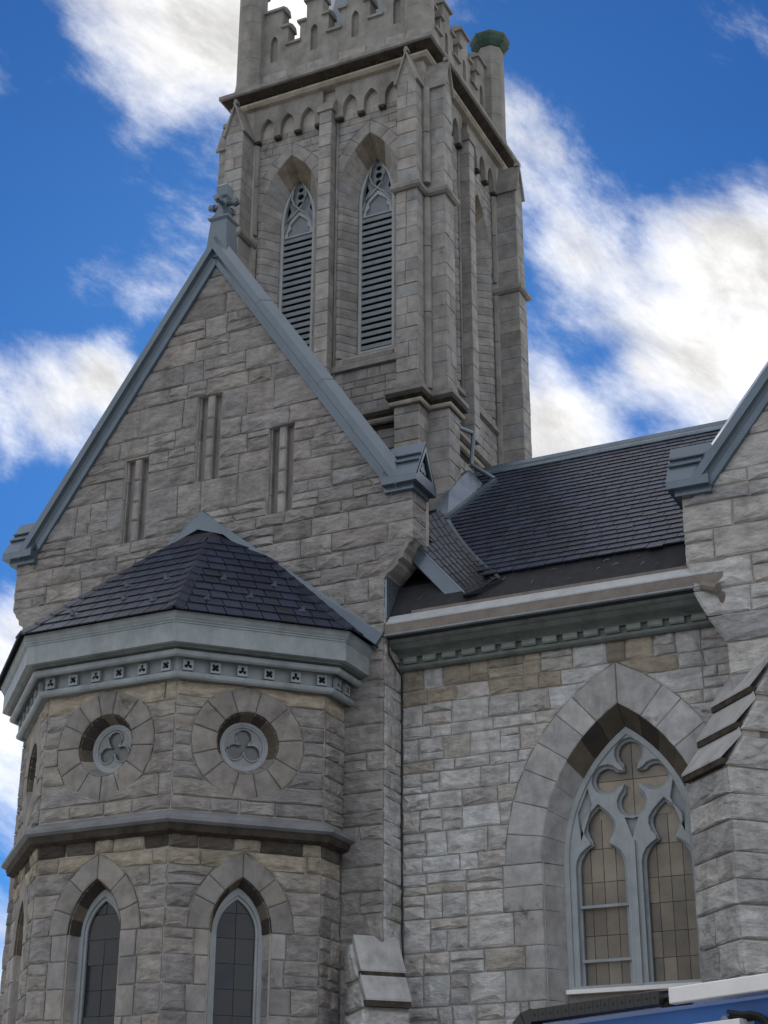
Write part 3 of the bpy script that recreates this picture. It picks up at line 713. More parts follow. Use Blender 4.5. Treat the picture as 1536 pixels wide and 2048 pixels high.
for k in (-2, -1, 0, 1, 2):
    fu, fl = AF(k, A1), AF(k, A2); hu, hl = A1*T8, A2*T8
    short = abs(k) == 2
    e = -(AY-AYE)
    Lu = (lambda v: -hu) if k < 2 else (lambda v: -hu)
    if k == 2: lu0, lu1, ll0, ll1 = -hu, e, -hl, e
    elif k == -2: lu0, lu1, ll0, ll1 = -e, hu, -e, hl
    else: lu0, lu1, ll0, ll1 = -hu, hu, -hl, hl
    hol_u = [] if short else [circle_pts(-.05, ZR, .50)]
    hol_l = [] if short else [pointed(-.04, 6.15, .48, .82, 10, 3.2)]
    wu = plate('upper_wall', fu, [(lu0, 7.7), (lu1, 7.7), (lu1, 10.3), (lu0, 10.3)], hol_u, -ins, .22, MM, ap)
    wl = plate('lower_wall', fl, [(ll0, 0), (ll1, 0), (ll1, 7.95), (ll0, 7.95)], hol_l, -ins, .22, MM, ap)
    if k == -2: continue
    def rose_hole(a, b):
        r = .95
        def h(v): return math.sqrt(max(0, r*r-(v-ZR)**2))
        if b <= ZR-r+.02 or a >= ZR+r-.02: return None
        if h(a) <= 0 and h(b) <= 0 and not (a < ZR-r and b > ZR+r): return None
        return (-.05-h(a), -.05-h(b), -.05+h(a), -.05+h(b))
    jwid = {}
    lb = breaks(3.4, 6.15, .30, .48)
    for i in range(len(lb)-1): jwid[round(lb[i], 4)] = rnd(.10, .34)
    def jw(v): return jwid.get(round(v, 4), .2)
    ub = [7.98]+breaks(8.21, 10.11, .24, .36)
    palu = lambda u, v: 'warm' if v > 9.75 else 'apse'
    rows(ap, wu, fu, ub, lambda v: lu0+.004, lambda v: lu1-.004, [] if short else [rose_hole], .32, .85, palu, split=.25, bulge=.026, joint=.011)
    lb2 = lb+[6.45, 6.80, 7.12, 7.385, 7.66]
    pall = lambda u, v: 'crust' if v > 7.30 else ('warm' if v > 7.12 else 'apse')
    ring_h = arch_hole(-.04, 6.15, .50+.36, 1.2345, 3.2)
    def lhole(a, b):
        if a < 6.14: w_ = .50+jw(a); return (-.04-w_, -.04-w_, -.04+w_, -.04+w_)
        return ring_h(a, b)
    rows(ap, wl, fl, lb2, lambda v: ll0+.004, lambda v: ll1-.004, [] if short else [lhole], .34, .85, pall, split=.25, bulge=.028, joint=.011)
    if short: continue
    round_ring(ap, wu, fu, -.05, ZR, .52, .95, random.choice((12, 13)), .11, .26, 'archapse')
    arch_ring(ap, wl, fl, -.04, 6.15, .50, .84, .36, 3, .09, .26, 'archapse')
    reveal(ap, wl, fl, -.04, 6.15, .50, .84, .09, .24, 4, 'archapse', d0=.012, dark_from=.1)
    for i in range(len(lb)-1):
        for s in (-1, 1):
            a0, a1 = .50, .50+jw(lb[i]); q = [(-.04+s*a0, lb[i]), (-.04+s*a1, lb[i]), (-.04+s*a1, lb[i+1]), (-.04+s*a0, lb[i+1])]
            bk = [(-.04+s*(a0-.09), lb[i]), q[1], q[2], (-.04+s*(a0-.09), lb[i+1])]
            stone(ap, wl, fl, q, 'apse', out=.006, bulge=.012, depth=.26, joint=.007, back=bk, name='jamb_stone', dressed=True)
    for i in range(14):
        t0, t1 = 2*math.pi*i/14+.012, 2*math.pi*(i+1)/14-.012; V = []
        for t in (t0, (t0+t1)/2, t1):
            for r, d in ((.516, .014), (.402, -.24), (.45, -.24), (.54, -.03)): V.append(fu.w(-.05+r*math.cos(t), ZR+r*math.sin(t), d))
        F = [(q*4+k2, q*4+(k2+1) % 4, q*4+4+(k2+1) % 4, q*4+4+k2) for q in range(2) for k2 in range(4)]+[(3, 2, 1, 0), (8, 9, 10, 11)]
        s_ = Stone(); s_.V = V; s_.F = F; s_.part = wu; s_.name = 'reveal_stone'; s_.mat = MD; s_.size = .05/(V[0]-CAMP).length_squared
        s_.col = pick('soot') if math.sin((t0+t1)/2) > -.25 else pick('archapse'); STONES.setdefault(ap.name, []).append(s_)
    # round window: moulded ring, trefoil tracery, frosted glass
    cv = ZR+.0; cu = -.05
    wnd = plate('round_window', fu, circle_pts(cu, cv, .43, 40), [circle_pts(cu, cv, .355, 40)], -.225, .09, MP, ap, bevel=.015)
    plate('inner_ring', fu, circle_pts(cu, cv, .37, 40), [circle_pts(cu, cv, .325, 40)], -.245, .06, MP, wnd, bevel=.012)
    tre = lobes(cu, cv-.005, .170, .140, 3, math.pi/2, 14, neck=.06)
    tro_ = plate('trefoil_tracery', fu, circle_pts(cu, cv, .36, 40), [tre], -.275, .04, MFG, wnd)
    b = MB(); pts = [fu.w(x, y, -.268) for x, y in tre]; b.tube(pts, .017, 6, closed=True); b.build('tracery_rib', MW, wnd, smooth=True)
    plate('pane', fu, circle_pts(cu, cv, .38, 32), [], -.315, .012, MFD, wnd)
    # lancet window: frame and dark pane
    lw = plate('lancet_window', fl, pointed(-.04, 6.15, .44, .72, 12, 3.3), [pointed(-.04, 6.15, .355, .60, 12, 3.38)], -.225, .10, MP, ap, bevel=.012)
    plate('inner_frame', fl, pointed(-.04, 6.15, .37, .62, 12, 3.34), [pointed(-.04, 6.15, .315, .54, 12, 3.42)], -.265, .07, MP, lw, bevel=.01)
    plate('pane_backing', fl, pointed(-.04, 6.15, .34, .57, 12, 3.36), [], -.34, .012, MLE, lw)
    for ci in range(2):
        for ri in range(9):
            a0 = -.38+ci*.34+.004; a1 = a0+.332; z0 = 3.36+ri*.39+.004; z1 = z0+.382; tx, ty = rnd(-.05, .05), rnd(-.03, .03)
            V = [fl.w(u, v, d+(u-(a0+a1)/2)*tx+(v-(z0+z1)/2)*ty) for d in (-.322, -.312) for u, v in ((a0, z0), (a1, z0), (a1, z1), (a0, z1))]
            mesh_obj('pane', V, [(3,2,1,0),(4,5,6,7),(0,1,5,4),(1,2,6,5),(2,3,7,6),(3,0,4,7)], MGL, lw)
# string course, cornice
asweep([(A1-.05, 7.985), (A1+.23, 7.82), (A1+.23, 7.765), (A1+.17, 7.735), (A1+.03, 7.70), (A1-.05, 7.70)], 'string_course', MSC, ap)
asweep([(A1+.15, 7.722), (A1+.12, 7.62), (A1+.0, 7.58), (A1+.0, 7.70)], 'string_shade', MTD, ap)  # dark strip painted as the shade under the string course
asweep([(3.60, 11.10), (3.585, 11.02), (3.555, 10.985), (3.555, 10.965), (3.535, 10.955), (3.535, 10.925), (3.30, 10.92), (3.30, 11.10)], 'crown_moulding', MW, ap)
asweep([(3.525, 10.92), (3.525, 10.60), (3.42, 10.60), (3.42, 10.92)], 'fascia_board', MW, ap)
asweep([(3.42, 10.605), (3.42, 10.56), (3.12, 10.52), (3.12, 10.62)], 'soffit', MGR, ap)
def roll(a, z, r, n=10): return [(a+r*math.cos(2*math.pi*i/n), z+r*math.sin(2*math.pi*i/n)) for i in range(n)]
asweep(roll(3.335, 10.475, .062), 'roll_moulding', MW, ap, smooth=False)
asweep(roll(3.195, 10.155, .062), 'roll_moulding', MW, ap, smooth=False)
asweep([(3.17, 10.50), (3.14, 10.14), (3.04, 10.14), (3.04, 10.50)], 'frieze', MW, ap)
for k in (-1, 0, 1, 2):
    fz = AF(k, 3.165); half = 3.165*T8
    us = [-1.14+i*.456 for i in range(6)] if k < 2 else [-half+.17, -half+.50]
    for i, u in enumerate(us):
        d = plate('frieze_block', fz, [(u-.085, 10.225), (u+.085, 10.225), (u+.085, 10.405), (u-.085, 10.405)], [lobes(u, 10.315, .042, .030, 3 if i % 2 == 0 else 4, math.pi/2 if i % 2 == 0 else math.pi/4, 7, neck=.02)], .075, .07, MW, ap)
        plate('foil_shade', fz, [(u-.08, 10.23), (u+.08, 10.23), (u+.08, 10.40), (u-.08, 10.40)], [], .02, .02, MBK, d)  # black plate stands in for the shade inside the piercings
# roof
AZR, AE, AEZ = 14.48, 3.63, 11.11
asl = (AZR-AEZ)/AE
ro = MB()
Zr_ = AEZ+(AE-.56)*asl
P = apath(AE, AEZ); 
# slab: five planes up to the wall
def rp(x, y):        # roof height at local x,y
    a = max(-y, abs(x), (abs(x)-y)/math.sqrt(2)); return AEZ+(AE-a)*asl
ye = AYE-AY
topx = -ye
corner = [(-AE, ye), (-AE, -AE*T8), (-AE*T8, -AE), (AE*T8, -AE), (AE, -AE*T8), (AE, ye)]
hips = [(0, 0)]
V = [Vector((AX+x, AY+y, AEZ)) for x, y in corner]
# inner polyline along the wall where each hip or plane meets y = ye
wp = [(-AE, ye), (-topx/T8 if topx/T8 < AE else -AE, ye), (-topx*T8, ye), (topx*T8, ye), (topx/T8 if topx/T8 < AE else AE, ye), (AE, ye)]
W = [Vector((AX+x, AY+y, rp(x, y))) for x, y in wp]
b = MB(); b.V = V+W
b.F = [(0, 1, 7), (1, 2, 8, 7), (2, 3, 9, 8), (3, 4, 10, 9), (4, 5, 10)]
aro = b.build('apse_roof', MFE, ap)
# slates
st = []; hyp = math.sqrt(1+asl*asl)
ex = .335
for k in (-1, 0, 1, 2, -2):
    th = R(-90+45*k); n = Vector((math.cos(th), math.sin(th), 0)); u = Vector((-n.y, n.x, 0)); nn = Vector((n.x*asl, n.y*asl, 1)).normalized()
    def fr3(a, b, h, u=u, n=n, nn=nn):     # a along eave, b = plan distance in from the eave
        return Vector((AX, AY, AEZ))+n*(AE+.05-b)+u*a+Vector((0, 0, asl*(b-.05)))+nn*h
    nr = 11
    for i in range(nr):
        b0 = i*ex/hyp; b1 = b0+(ex+.05)/hyp
        if b1 > AE-.05: break
        w0 = (AE+.05-b0)*T8; w1 = (AE+.05-b1)*T8
        def lim(b, sgn):
            w = (AE+.05-b)*T8; lo, hi = -w, w
            if k == 2: hi = min(hi, ye+.0)
            if k == -2: lo = max(lo, -ye)
            # the front planes also stop at the wall
            if abs(k) == 1:
                # point y = AY + (n*(AE-b)+u*a).y < ye
                r_ = AE+.05-b; yb = n.y*r_
                if abs(u.y) > 1e-6:
                    lim_a = (ye+.03-yb)/u.y
                    if u.y > 0: hi = min(hi, lim_a)
                    else: lo = max(lo, lim_a)
            return lo, hi
        lo0, hi0 = lim(b0, 0); lo1, hi1 = lim(b1, 0)
        if k == 0 and (AE-b1) < .56: continue
        if hi0-lo0 < .05: continue
        xs = [lo0]; x = lo0+rnd(.18, .34)
        while x < hi0-.12: xs.append(x); x += .31*rnd(.92, 1.08)
        xs.append(hi0)
        for j in range(len(xs)-1):
            a0, a1 = xs[j]+.009, xs[j+1]-.009
            t0, t1 = max(lo1, min(a0, hi1)), max(lo1, min(a1, hi1))
            if t1-t0 < .01 and a1-a0 < .03: continue
            slate_quad(fr3, [(a0, b0), (a1, b0), (t1, b1), (t0, b1)], .020, 'slate', aro, st, slate_col())
flush_slates(st, ap, aro)
# hip slates
for hx, hy in ((-T8, -1), (T8, -1), (1, -T8)):
    for i in range(10):
        f0, f1 = i*ex/hyp/AE, (i+1.12)*ex/hyp/AE
        p0 = Vector((AX+hx*(AE+.05)*(1-f0), AY+hy*(AE+.05)*(1-f0), AEZ+AE*asl*f0+.055)); p1 = Vector((AX+hx*(AE+.05)*(1-f1), AY+hy*(AE+.05)*(1-f1), AEZ+AE*asl*f1+.03))
        if p1.y > AYE-.02: break
        t = (p1-p0).normalized(); sd_ = t.cross(Vector((0, 0, 1))).normalized(); w_ = .15
        b = MB(); rr = []
        for p, lift in ((p0, .012), (p1, -.006)):
            rr.append([p+sd_*w_-Vector((0, 0, .075))+Vector((0, 0, lift)), p+Vector((0, 0, lift)), p-sd_*w_-Vector((0, 0, .075))+Vector((0, 0, lift)), p-sd_*w_-Vector((0, 0, .10)), p+Vector((0, 0, -.025)), p+sd_*w_-Vector((0, 0, .10))])
        b.loft(rr); c = slate_col(); b.build('hip_slate', MSL, aro, cols=[c]*len(b.V))
# snow guards
for k, a, bb in ((0, -.75, .30), (0, .1, .55), (0, .85, .30), (0, -.2, 1.05), (0, .6, 1.05), (1, -.9, .30), (1, -.1, .55), (1, .75, .30), (1, -.45, 1.05), (1, .45, 1.05)):
    th = R(-90+45*k); n = Vector((math.cos(th), math.sin(th), 0)); u = Vector((-n.y, n.x, 0))
    p = Vector((AX, AY, AEZ))+n*(AE-bb)+u*a+Vector((0, 0, asl*bb+.06))
    MB().add([p-u*.05, p+u*.05, p+n*.05+Vector((0, 0, .10)), p-n*.12+Vector((0, 0, .10)), p-u*.05-n*.12+Vector((0, 0, .08)), p+u*.05-n*.12+Vector((0, 0, .08))], [(0, 1, 2), (0, 2, 3, 4), (1, 5, 3, 2), (0, 4, 5, 1), (3, 5, 4)]).build('snow_guard', MGF, aro)
# sheet flashing against the gable
for s in (1, -1):
    P = [(-.0, Zr_+.40), (0, Zr_-.02)]
    b = MB(); pts = []
    e0 = Vector((AX, AYE, Zr_+.38)); e1 = Vector((AX+s*3.80, AYE, AEZ+.20)); f0 = Vector((AX, AYE, Zr_-.03)); f1 = Vector((AX+s*3.66, AYE, AEZ-.06))
    fm = Vector((AX+s*.56, AYE, rp(.56, ye)-.02))
    off = Vector((0, -.06, 0)); o2 = Vector((0, .05, 0))
    b.add([e0+off, e1+off, f1+off*2.6, fm+off*2.6, f0+off*2.6, e0+o2, e1+o2, f1+o2, fm+o2, f0+o2], [(0, 1, 2, 3, 4), (5, 9, 8, 7, 6), (0, 5, 6, 1), (1, 6, 7, 2), (2, 7, 8, 3), (3, 8, 9, 4)])
    b.build('wall_flashing', MG, ap)
flush_stones(ap)

# ================================================================== nave bay
NX, NY = -7.72, 25.0
nv = thing('church_nave', (-8.6, NY+2, 0), 'pale stone nave bay with large pointed tracery window under long slate roof', 'church nave')
FN = Fr((NX, NY, 0), (1, 0, 0), (0, -1, 0))
WZ, WW, WH, WR = 7.30, 1.40, 2.47, .62
nl, nr_ = -11.6-NX, -4.6-NX
nw = plate('nave_wall', FN, [(nl, 0), (nr_, 0), (nr_, 11.3), (nl, 11.3)], [pointed(0, WZ, WW-.02, WH-.02, 14, 4.6)], -ins, .40, MM, nv)
jb = breaks(4.0, WZ, .30, .56); jn = {round(v, 4): rnd(.22, .75) for v in jb}
ring_o = arch_hole(0, WZ, WW+WR, math.sqrt(((WW**2+WH**2)/(2*WW)+WR)**2-(((WW**2+WH**2)/(2*WW))-WW)**2), 4.0)
def nhole(a, b):
    if a < WZ-.01:
        w_ = WW+jn.get(round(a, 4), .4); return (-w_, -w_, w_, w_)
    return ring_o(a, b)
nbk = jb+breaks(WZ, 10.47, .20, .42)[1:]+[10.86]
palN = lambda u, v: random.choice(('warm', 'warm', 'nave')) if v > 10.1 else 'nave'
rows(nv, nw, FN, nbk, lambda v: nl+.01, lambda v: nr_, [nhole], .26, .78, palN, split=.45, bulge=.028, joint=.009)
arch_ring(nv, nw, FN, 0, WZ, WW, WH, WR, 7, .26, .42, 'arch')
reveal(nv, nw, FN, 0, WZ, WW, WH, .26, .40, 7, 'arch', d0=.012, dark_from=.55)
for i in range(len(jb)-1):
    for s in (-1, 1):
        a0, a1 = WW, WW+jn[round(jb[i], 4)]; q = [(s*a0, jb[i]), (s*a1, jb[i]), (s*a1, jb[i+1]), (s*a0, jb[i+1])]
        bk = [(s*(a0-.26), jb[i]), q[1], q[2], (s*(a0-.26), jb[i+1])]
        stone(nv, nw, FN, q, 'arch', out=.008, bulge=.010, depth=.42, joint=.006, back=bk, name='jamb_stone', dressed=True)
# tracery window
def light(cu, g, z0=5.36):
    """one light with an ogee trefoil head; g shrinks the opening"""
    h = [(.42-g, 7.26), (.40-g, 7.36), (.34-g, 7.47), (.24-g*.6, 7.55), (.155-g*.5, 7.60-g*.2), (.17-g*.6, 7.66), (.235-g, 7.74), (.275-g, 7.86), (.265-g, 7.96), (.20-g, 8.06), (.11-g*.4, 8.15-g*.5), (0, 8.25-g)]
    L = [(cu-(.42-g), z0+g), (cu+(.42-g), z0+g)]+[(cu+x, z) for x, z in h]+[(cu-x, z) for x, z in h[:-1]][::-1]
    return L
def tri(pts, g=0): return pts
tw_ = plate('tracery_window', FN, pointed(0, WZ, 1.17, 2.24, 16, 5.30), [pointed(0, WZ, 1.07, 2.05, 16, 5.40)], -.36, .14, MP, nv, bevel=.015)
qf = lambda r, d=.41: lobes(.02, 8.64, d, r, 4, 0, 12, neck=.15)
sp_l = [(-.86, 7.72), (-.66, 8.24), (-.72, 8.52), (-.90, 8.12)]
mid_t = [(-.11, 7.98), (.11, 7.98), (0, 7.66)]
plate('front_tracery', FN, pointed(0, WZ, 1.10, 2.10, 16, 5.34), [light(-.55, 0), light(.55, 0), qf(.25), sp_l, [(-x, z) for x, z in sp_l][::-1], mid_t], -.395, .09, MP, tw_, bevel=.014)
plate('back_tracery', FN, pointed(0, WZ, 1.09, 2.09, 16, 5.35), [light(-.55, .055), light(.55, .055), qf(.198)], -.47, .07, MW, tw_, bevel=.012)
MB().fbox(FN, (-.045, 5.36, -.40), (.045, 7.6, -.34)).build('mullion', MP, tw_)
for z in (6.62, 5.78): MB().fbox(FN, (-.93, z-.022, -.46), (-.13, z+.022, -.42)).build('saddle_bar', MW, tw_)
plate('lead_frame', FN, pointed(0, WZ, 1.09, 2.09, 16, 5.35), [], -.56, .02, MLE, tw_)
def panes(c, w, z0, z1, nx, zb):
    for i in range(nx):
        for j in range(len(zb)-1):
            a0, a1 = c-w+2*w*i/nx, c-w+2*w*(i+1)/nx; g = .005
            tx, ty = rnd(-.03, .03), rnd(-.02, .02); mu, mv = (a0+a1)/2, (zb[j]+zb[j+1])/2
            V = [FN.w(u, v, d+(u-mu)*tx+(v-mv)*ty) for d in (-.555, -.545) for u, v in ((a0+g, zb[j]+g), (a1-g, zb[j]+g), (a1-g, zb[j+1]-g), (a0+g, zb[j+1]-g))]
            k = rnd(.72, 1.25); t = rnd(-.012, .012)
            k *= 1.35 if zb[j] > 7.4 else 1.0; col = (.165*k+t, .143*k+t*.5, .112*k)
            mesh_obj('pane', V, [(3,2,1,0),(4,5,6,7),(0,1,5,4),(1,2,6,5),(2,3,7,6),(3,0,4,7)], MPL, tw_, cols=[col]*8)
for c in (-.55, .55): panes(c, .42, 5.36, 8.3, 4, [5.36, 5.78, 6.18, 6.62, 7.02, 7.55, 8.30])
panes(.02, .60, 8.0, 9.3, 2, [8.02, 8.64, 9.26])
MB().fbox(FN, (-1.16, 5.27, -.40), (1.10, 5.335, -.22)).build('white_sill', MWH, nv)
MB().fbox(FN, (-1.16, 4.4, -.44), (1.12, 5.27, -.34)).build('sill_panel', MBR, nv)
# cornice, gutter
def xsweep(prof, x0, x1, name, material, parent, smooth=False):
    return MB().loft([[Vector((x0, NY-d, z)) for d, z in prof], [Vector((x1, NY-d, z)) for d, z in prof]]).build(name, material, parent, smooth=smooth)
cx0, cx1 = -11.60, -5.55
xsweep([(-.1, 10.82), (.12, 10.82), (.16, 10.85), (.16, 10.90), (.11, 10.92), (.11, 11.04), (-.1, 11.04)], cx0+.02, cx1, 'cornice_base', MGR, nv)
k = 0
x = cx0+.13
while x < cx1-.1:
    MB().tube([(x, NY-.14, 10.985), (x+.245, NY-.14, 10.985)], .066, 10).build('dentil', MDN, nv, smooth=False); x += .366; k += 1
xsweep([(-.1, 11.03), (.17, 11.03), (.20, 11.06), (.27, 11.09), (.40, 11.12), (.50, 11.20), (-.1, 11.22)], cx0+.012, cx1, 'cornice_cove', MGR, nv)
xsweep([(.1, 11.19), (.52, 11.19), (.56, 11.22), (.56, 11.25), (.1, 11.26)], cx0+.006, cx1, 'copper_moulding', MGR, nv)
xsweep([(.1, 11.25), (.60, 11.25), (.64, 11.29), (.1, 11.30)], cx0+.012, cx1, 'gutter_soffit', MFE, nv)
xsweep([(.62, 11.285), (.745, 11.27), (.75, 11.295), (.62, 11.31)], cx0+.01, cx1-.1, 'gutter_lip', MW, nv)
xsweep([(.60, 11.30), (.725, 11.295), (.735, 11.47), (.60, 11.47)], cx0+.02, cx1-.1, 'gutter_front', MBR, nv)
xsweep([(.74, 11.47), (.745, 11.495), (.56, 11.68), (.50, 11.68), (.50, 11.47)], cx0+.05, cx1-.25, 'gutter_cover', MWG, nv)
xsweep([(.55, 11.68), (.555, 11.735), (.46, 11.75), (.46, 11.68)], cx0+.45, cx1-.3, 'eave_board', MBR, nv)
MB().tube([(-5.98, 24.28, 11.28), (-5.72, 24.15, 11.14)], .085, 10).build('gutter_outlet', MBR, nv)
MB().tube([(-5.70, 24.22, 11.10), (-5.66, 24.45, 10.75), (-5.64, 24.75, 10.45)], .06, 8).build('downpipe', MBR, nv)
# roof
RP = math.tan(R(40)); RY0, RZ0, RYR = 24.5, 12.05, 30.62
def rz(y): return RZ0+(y-RY0)*RP
b = MB(); b.loft([[Vector((x, 24.80, rz(24.80)-.05)), Vector((x, RYR, rz(RYR)-.05)), Vector((x, 37.0, rz(24.42)-.2)), Vector((x, 37.0, 11.0)), Vector((x, 24.6, 11.3))] for x in (-13.2, 2.0)])
nro = b.build('nave_roof', MFE, nv)
rn = Vector((0, -math.sin(R(40)), math.cos(R(40)))); rd = Vector((0, math.cos(R(40)), math.sin(R(40))))
MB().add([(x, 24.47, z) for z in (11.66, 11.74) for x in (-11.55, -5.2)]+[(x, 24.84, rz(24.84)+h) for h in (-.06, .016) for x in (-11.55, -5.2)],
         [(0,1,3,2), (4,6,7,5), (0,4,5,1), (2,3,7,6), (0,2,6,4), (1,5,7,3)]).build('felt_apron', MFE, nv)
st = []
def frn(a, b, h): return Vector((a, 24.74, rz(24.74)))+rd*b+rn*h
ex = .285; i = 0
while True:
    b0 = i*ex; y_ = 24.74+b0*math.cos(R(40))
    if y_ > RYR-.05: break
    zr_ = rz(y_); xl = -9.75-(y_-24.6)*.70
    x = xl-rnd(0, .25)
    while x < -5.3:
        w_ = .30*rnd(.93, 1.07); jit = rnd(-.012, .012) if random.random() > .05 else rnd(-.07, .02)
        slate_quad(frn, [(x+.006, b0+jit), (x+w_-.006, b0+jit), (x+w_-.006, b0+ex+.06), (x+.006, b0+ex+.06)], .024, 'slate', nro, st, slate_col()); x += w_
    i += 1
flush_slates(st, nv, nro)
xr0, xr1 = -12.4, -3.0
MB().loft([[Vector((x, RYR+d, rz(RYR)+z)) for d, z in ((-.24, -.12), (-.22, -.05), (-.10, .06), (-.09, .14), (.09, .14), (.22, -.05), (.24, -.25), (-.1, -.25))] for x in (xr0, xr1)]).build('ridge_cap', MGF, nv)
# sheet flashing and gutter at the foot of the tower
P = lambda *a: Vector(a)
b = MB(); rr = []
for y, hh, xo in ((28.12, .10, -12.02), (28.62, .42, -11.98), (29.3, .50, -11.93), (29.80, .46, -11.90)):
    z = rz(y); rr.append([P(-12.32, y, z-.2), P(xo, y, z-.05), P(xo, y, z+.05), P(-12.19, y, z+hh), P(-12.32, y, z+hh)])
b.loft(rr); b.build('tower_flashing', MGF, nv)
gp = [Vector((-11.96, 27.90, rz(27.90)))+rn*.07, Vector((-11.62, 29.83, rz(29.83)))+rn*.07]
b = MB(); sdv = (gp[1]-gp[0]).cross(rn).normalized()
b.loft([[p+sdv*.07+rn*.05, p-sdv*.07+rn*.05, p-sdv*.07-rn*.06, p+sdv*.07-rn*.06] for p in gp]); b.build('roof_gutter', MG, nv)
# cable down the inner corner
pts = [(-11.55, 24.30, 11.55), (-11.56, 24.42, 11.0), (-11.565, 24.93, 10.75)]+[(-11.565+rnd(-.012, .012), 24.945+rnd(-.012, .008), 10.3-.55*i) for i in range(8)]+[(-11.50, 24.86, 5.75)]
MB().tube(pts, .016, 6).build('cable', MCA, nv)
# twigs and litter caught in the gutter
for i in range(16):
    x = rnd(-11.4, -6.2); y = rnd(24.50, 24.72); z = 11.78+(y-24.47)*1.55; a = rnd(-1, 1); l = rnd(.05, .14)
    MB().tube([(x, y, z), (x+l*math.cos(a)*.5, y-.01, z+rnd(.0, .04)), (x+l*math.cos(a), y+l*math.sin(a)*.3, z+rnd(0, .06))], .005, 4).build('twig', MW if i % 2 else MBR, nv)
flush_stones(nv)

# ================================================================== side wing with diagonal buttress
WX, WS = -1.90, 1.227; WL_, WU = 3.80, 4.34; WB = 17.70
wg = thing('church_wing', (WX, TY, 0), 'stone gabled bay with stepped diagonal buttress beside the large pointed window', 'church gable')
FW = Fr((WX, TY, 0), (1, 0, 0), (0, -1, 0))
ww = plate('wing_wall', FW, [(-WL_+ins, 0), (WL_-ins, 0), (WL_-ins, 10.75), (WU-ins, 11.7), (WU-ins, 12.9), (0, WB+.3), (-WU+ins, 12.9), (-WU+ins, 11.7), (-WL_+ins, 10.75)], [], -ins, .65, MM, wg)
def whalf(v):
    if v < 10.75: return WL_
    if v < 11.7: return WL_+(WU-WL_)*(.5 if v < 11.2 else .85)
    if v < 12.9: return WU
    return max(0, (WB+.1-v)/WS)
rows(wg, ww, FW, breaks(4, 10.75, .36, .62)+[11.2, 11.7]+breaks(11.7, 17.7, .34, .56)[1:], lambda v: -whalf(v), lambda v: min(whalf(v), .3), [], .55, 1.25, 'wing', split=.25, bulge=.028, joint=.012)
for s in (-1, 1):
    MB().prism(FW, [(s*(WL_+p), z) for p, z in [(0, 10.72), (.05, 10.80), (.16, 10.90), (.20, 11.02), (.22, 11.20), (.34, 11.30), (.40, 11.46), (.50, 11.60), (.54, 11.72), (-.1, 11.72), (-.1, 10.72)]], .006, -.56).build('corbel', MT, wg)
wcs, wsn = math.cos(math.atan(WS)), math.sin(math.atan(WS))
def wrake(s, t):
    L = []
    for d, h in cprof:
        if t <= 0: L.append(FW.w(0, WB+h/wcs, d))
        else: L.append(FW.w(s*(t+h*wsn), WB-WS*t+h*wcs, d))
    return L
wq = [0, 1.6, 3.94]
for s in (-1, 1):
    for i in range(2): MB().loft([wrake(s, wq[i]+(.004 if i else 0)), wrake(s, wq[i+1]-.004)]).build('coping', MG, wg)
    kneeler(wg, FW, s, 3.80, 4.50, 12.84, .64)
b = MB()
for s in (-1, 1):
    Pq = [(0, WB-.3), (s*4.4, WB-.3-WS*4.4), (s*4.4, WB-.5-WS*4.4), (0, WB-.5)]
    b.loft([[FW.w(u, z, -.45) for u, z in Pq], [FW.w(u, z, -6.0) for u, z in Pq]])
b.build('wing_roof', MSL, wg, cols=[(.047, .047, .06)]*len(b.V))
diag_buttress(wg, (WX-WL_, TY), (-1, -1), .58, [(-.60, 10.30, .02, 9.43), (-.02, 9.33, .32, 8.84), (.28, 8.74, .62, 8.27)], 0.0, .52, 'wing', MLS)
flush_stones(wg)

# ================================================================== bell tower
XC, YC = -15.3, 31.35
bt = thing('bell_tower', (XC, YC, 0), 'square stone bell tower with stepped battlements, corner turrets and louvered lancets', 'tower')
E_, K_, BW, HW = 3.03, 2.55, .49, 2.38
TF = [Fr((XC, YC, 0), (1, 0, 0), (0, -1, 0)), Fr((XC, YC, 0), (0, 1, 0), (1, 0, 0)), Fr((XC, YC, 0), (-1, 0, 0), (0, 1, 0)), Fr((XC, YC, 0), (0, -1, 0), (-1, 0, 0))]
def pstone(root, part, fr, plan, z0, z1, pal):
    j = .007; n = len(plan); V = [fr.w(u, z0+j, d) for u, d in plan]+[fr.w(u+rnd(-.004, .004), (z0+z1)/2, d+.012) for u, d in plan]+[fr.w(u, z1-j, d) for u, d in plan]
    F = [(i, (i+1) % n, n+(i+1) % n, n+i) for i in range(n)]+[(n+i, n+(i+1) % n, 2*n+(i+1) % n, 2*n+i) for i in range(n)]+[tuple(range(n-1, -1, -1)), tuple(range(2*n, 3*n))]
    s = Stone(); s.V = V; s.F = F; s.col = pick(pal); s.part = part; s.name = 'jamb_stone'; s.mat = MD
    w = sum(V, Vector())/len(V); s.size = .10*(z1-z0)/(w-CAMP).length_squared
    STONES.setdefault(root.name, []).append(s)
def ring4(prof, name, material, closed=True):
    b = MB(); n = len(prof)
    for d, z in prof: b.V += [Vector((XC+sx*d, YC+sy*d, z)) for sx, sy in ((-1, -1), (1, -1), (1, 1), (-1, 1))]
    for i in range(n if closed else n-1):
        j = (i+1) % n
        for k in range(4): b.F.append((i*4+k, i*4+(k+1) % 4, j*4+(k+1) % 4, j*4+k))
    return b.build(name, material, bt)
MB().box((XC-1.8, YC-1.8, 0), (XC+1.8, YC+1.8, 27.5)).build('tower_core', MBK, bt)
b = MB()
for sx in (-1, 1):
    for sy in (-1, 1):
        x0, x1 = sorted((XC+sx*2.0, XC+sx*(K_-.05))); y0, y1 = sorted((YC+sy*2.0, YC+sy*(K_-.05)))
        b.box((x0, y0, 0), (x1, y1, 27.6))
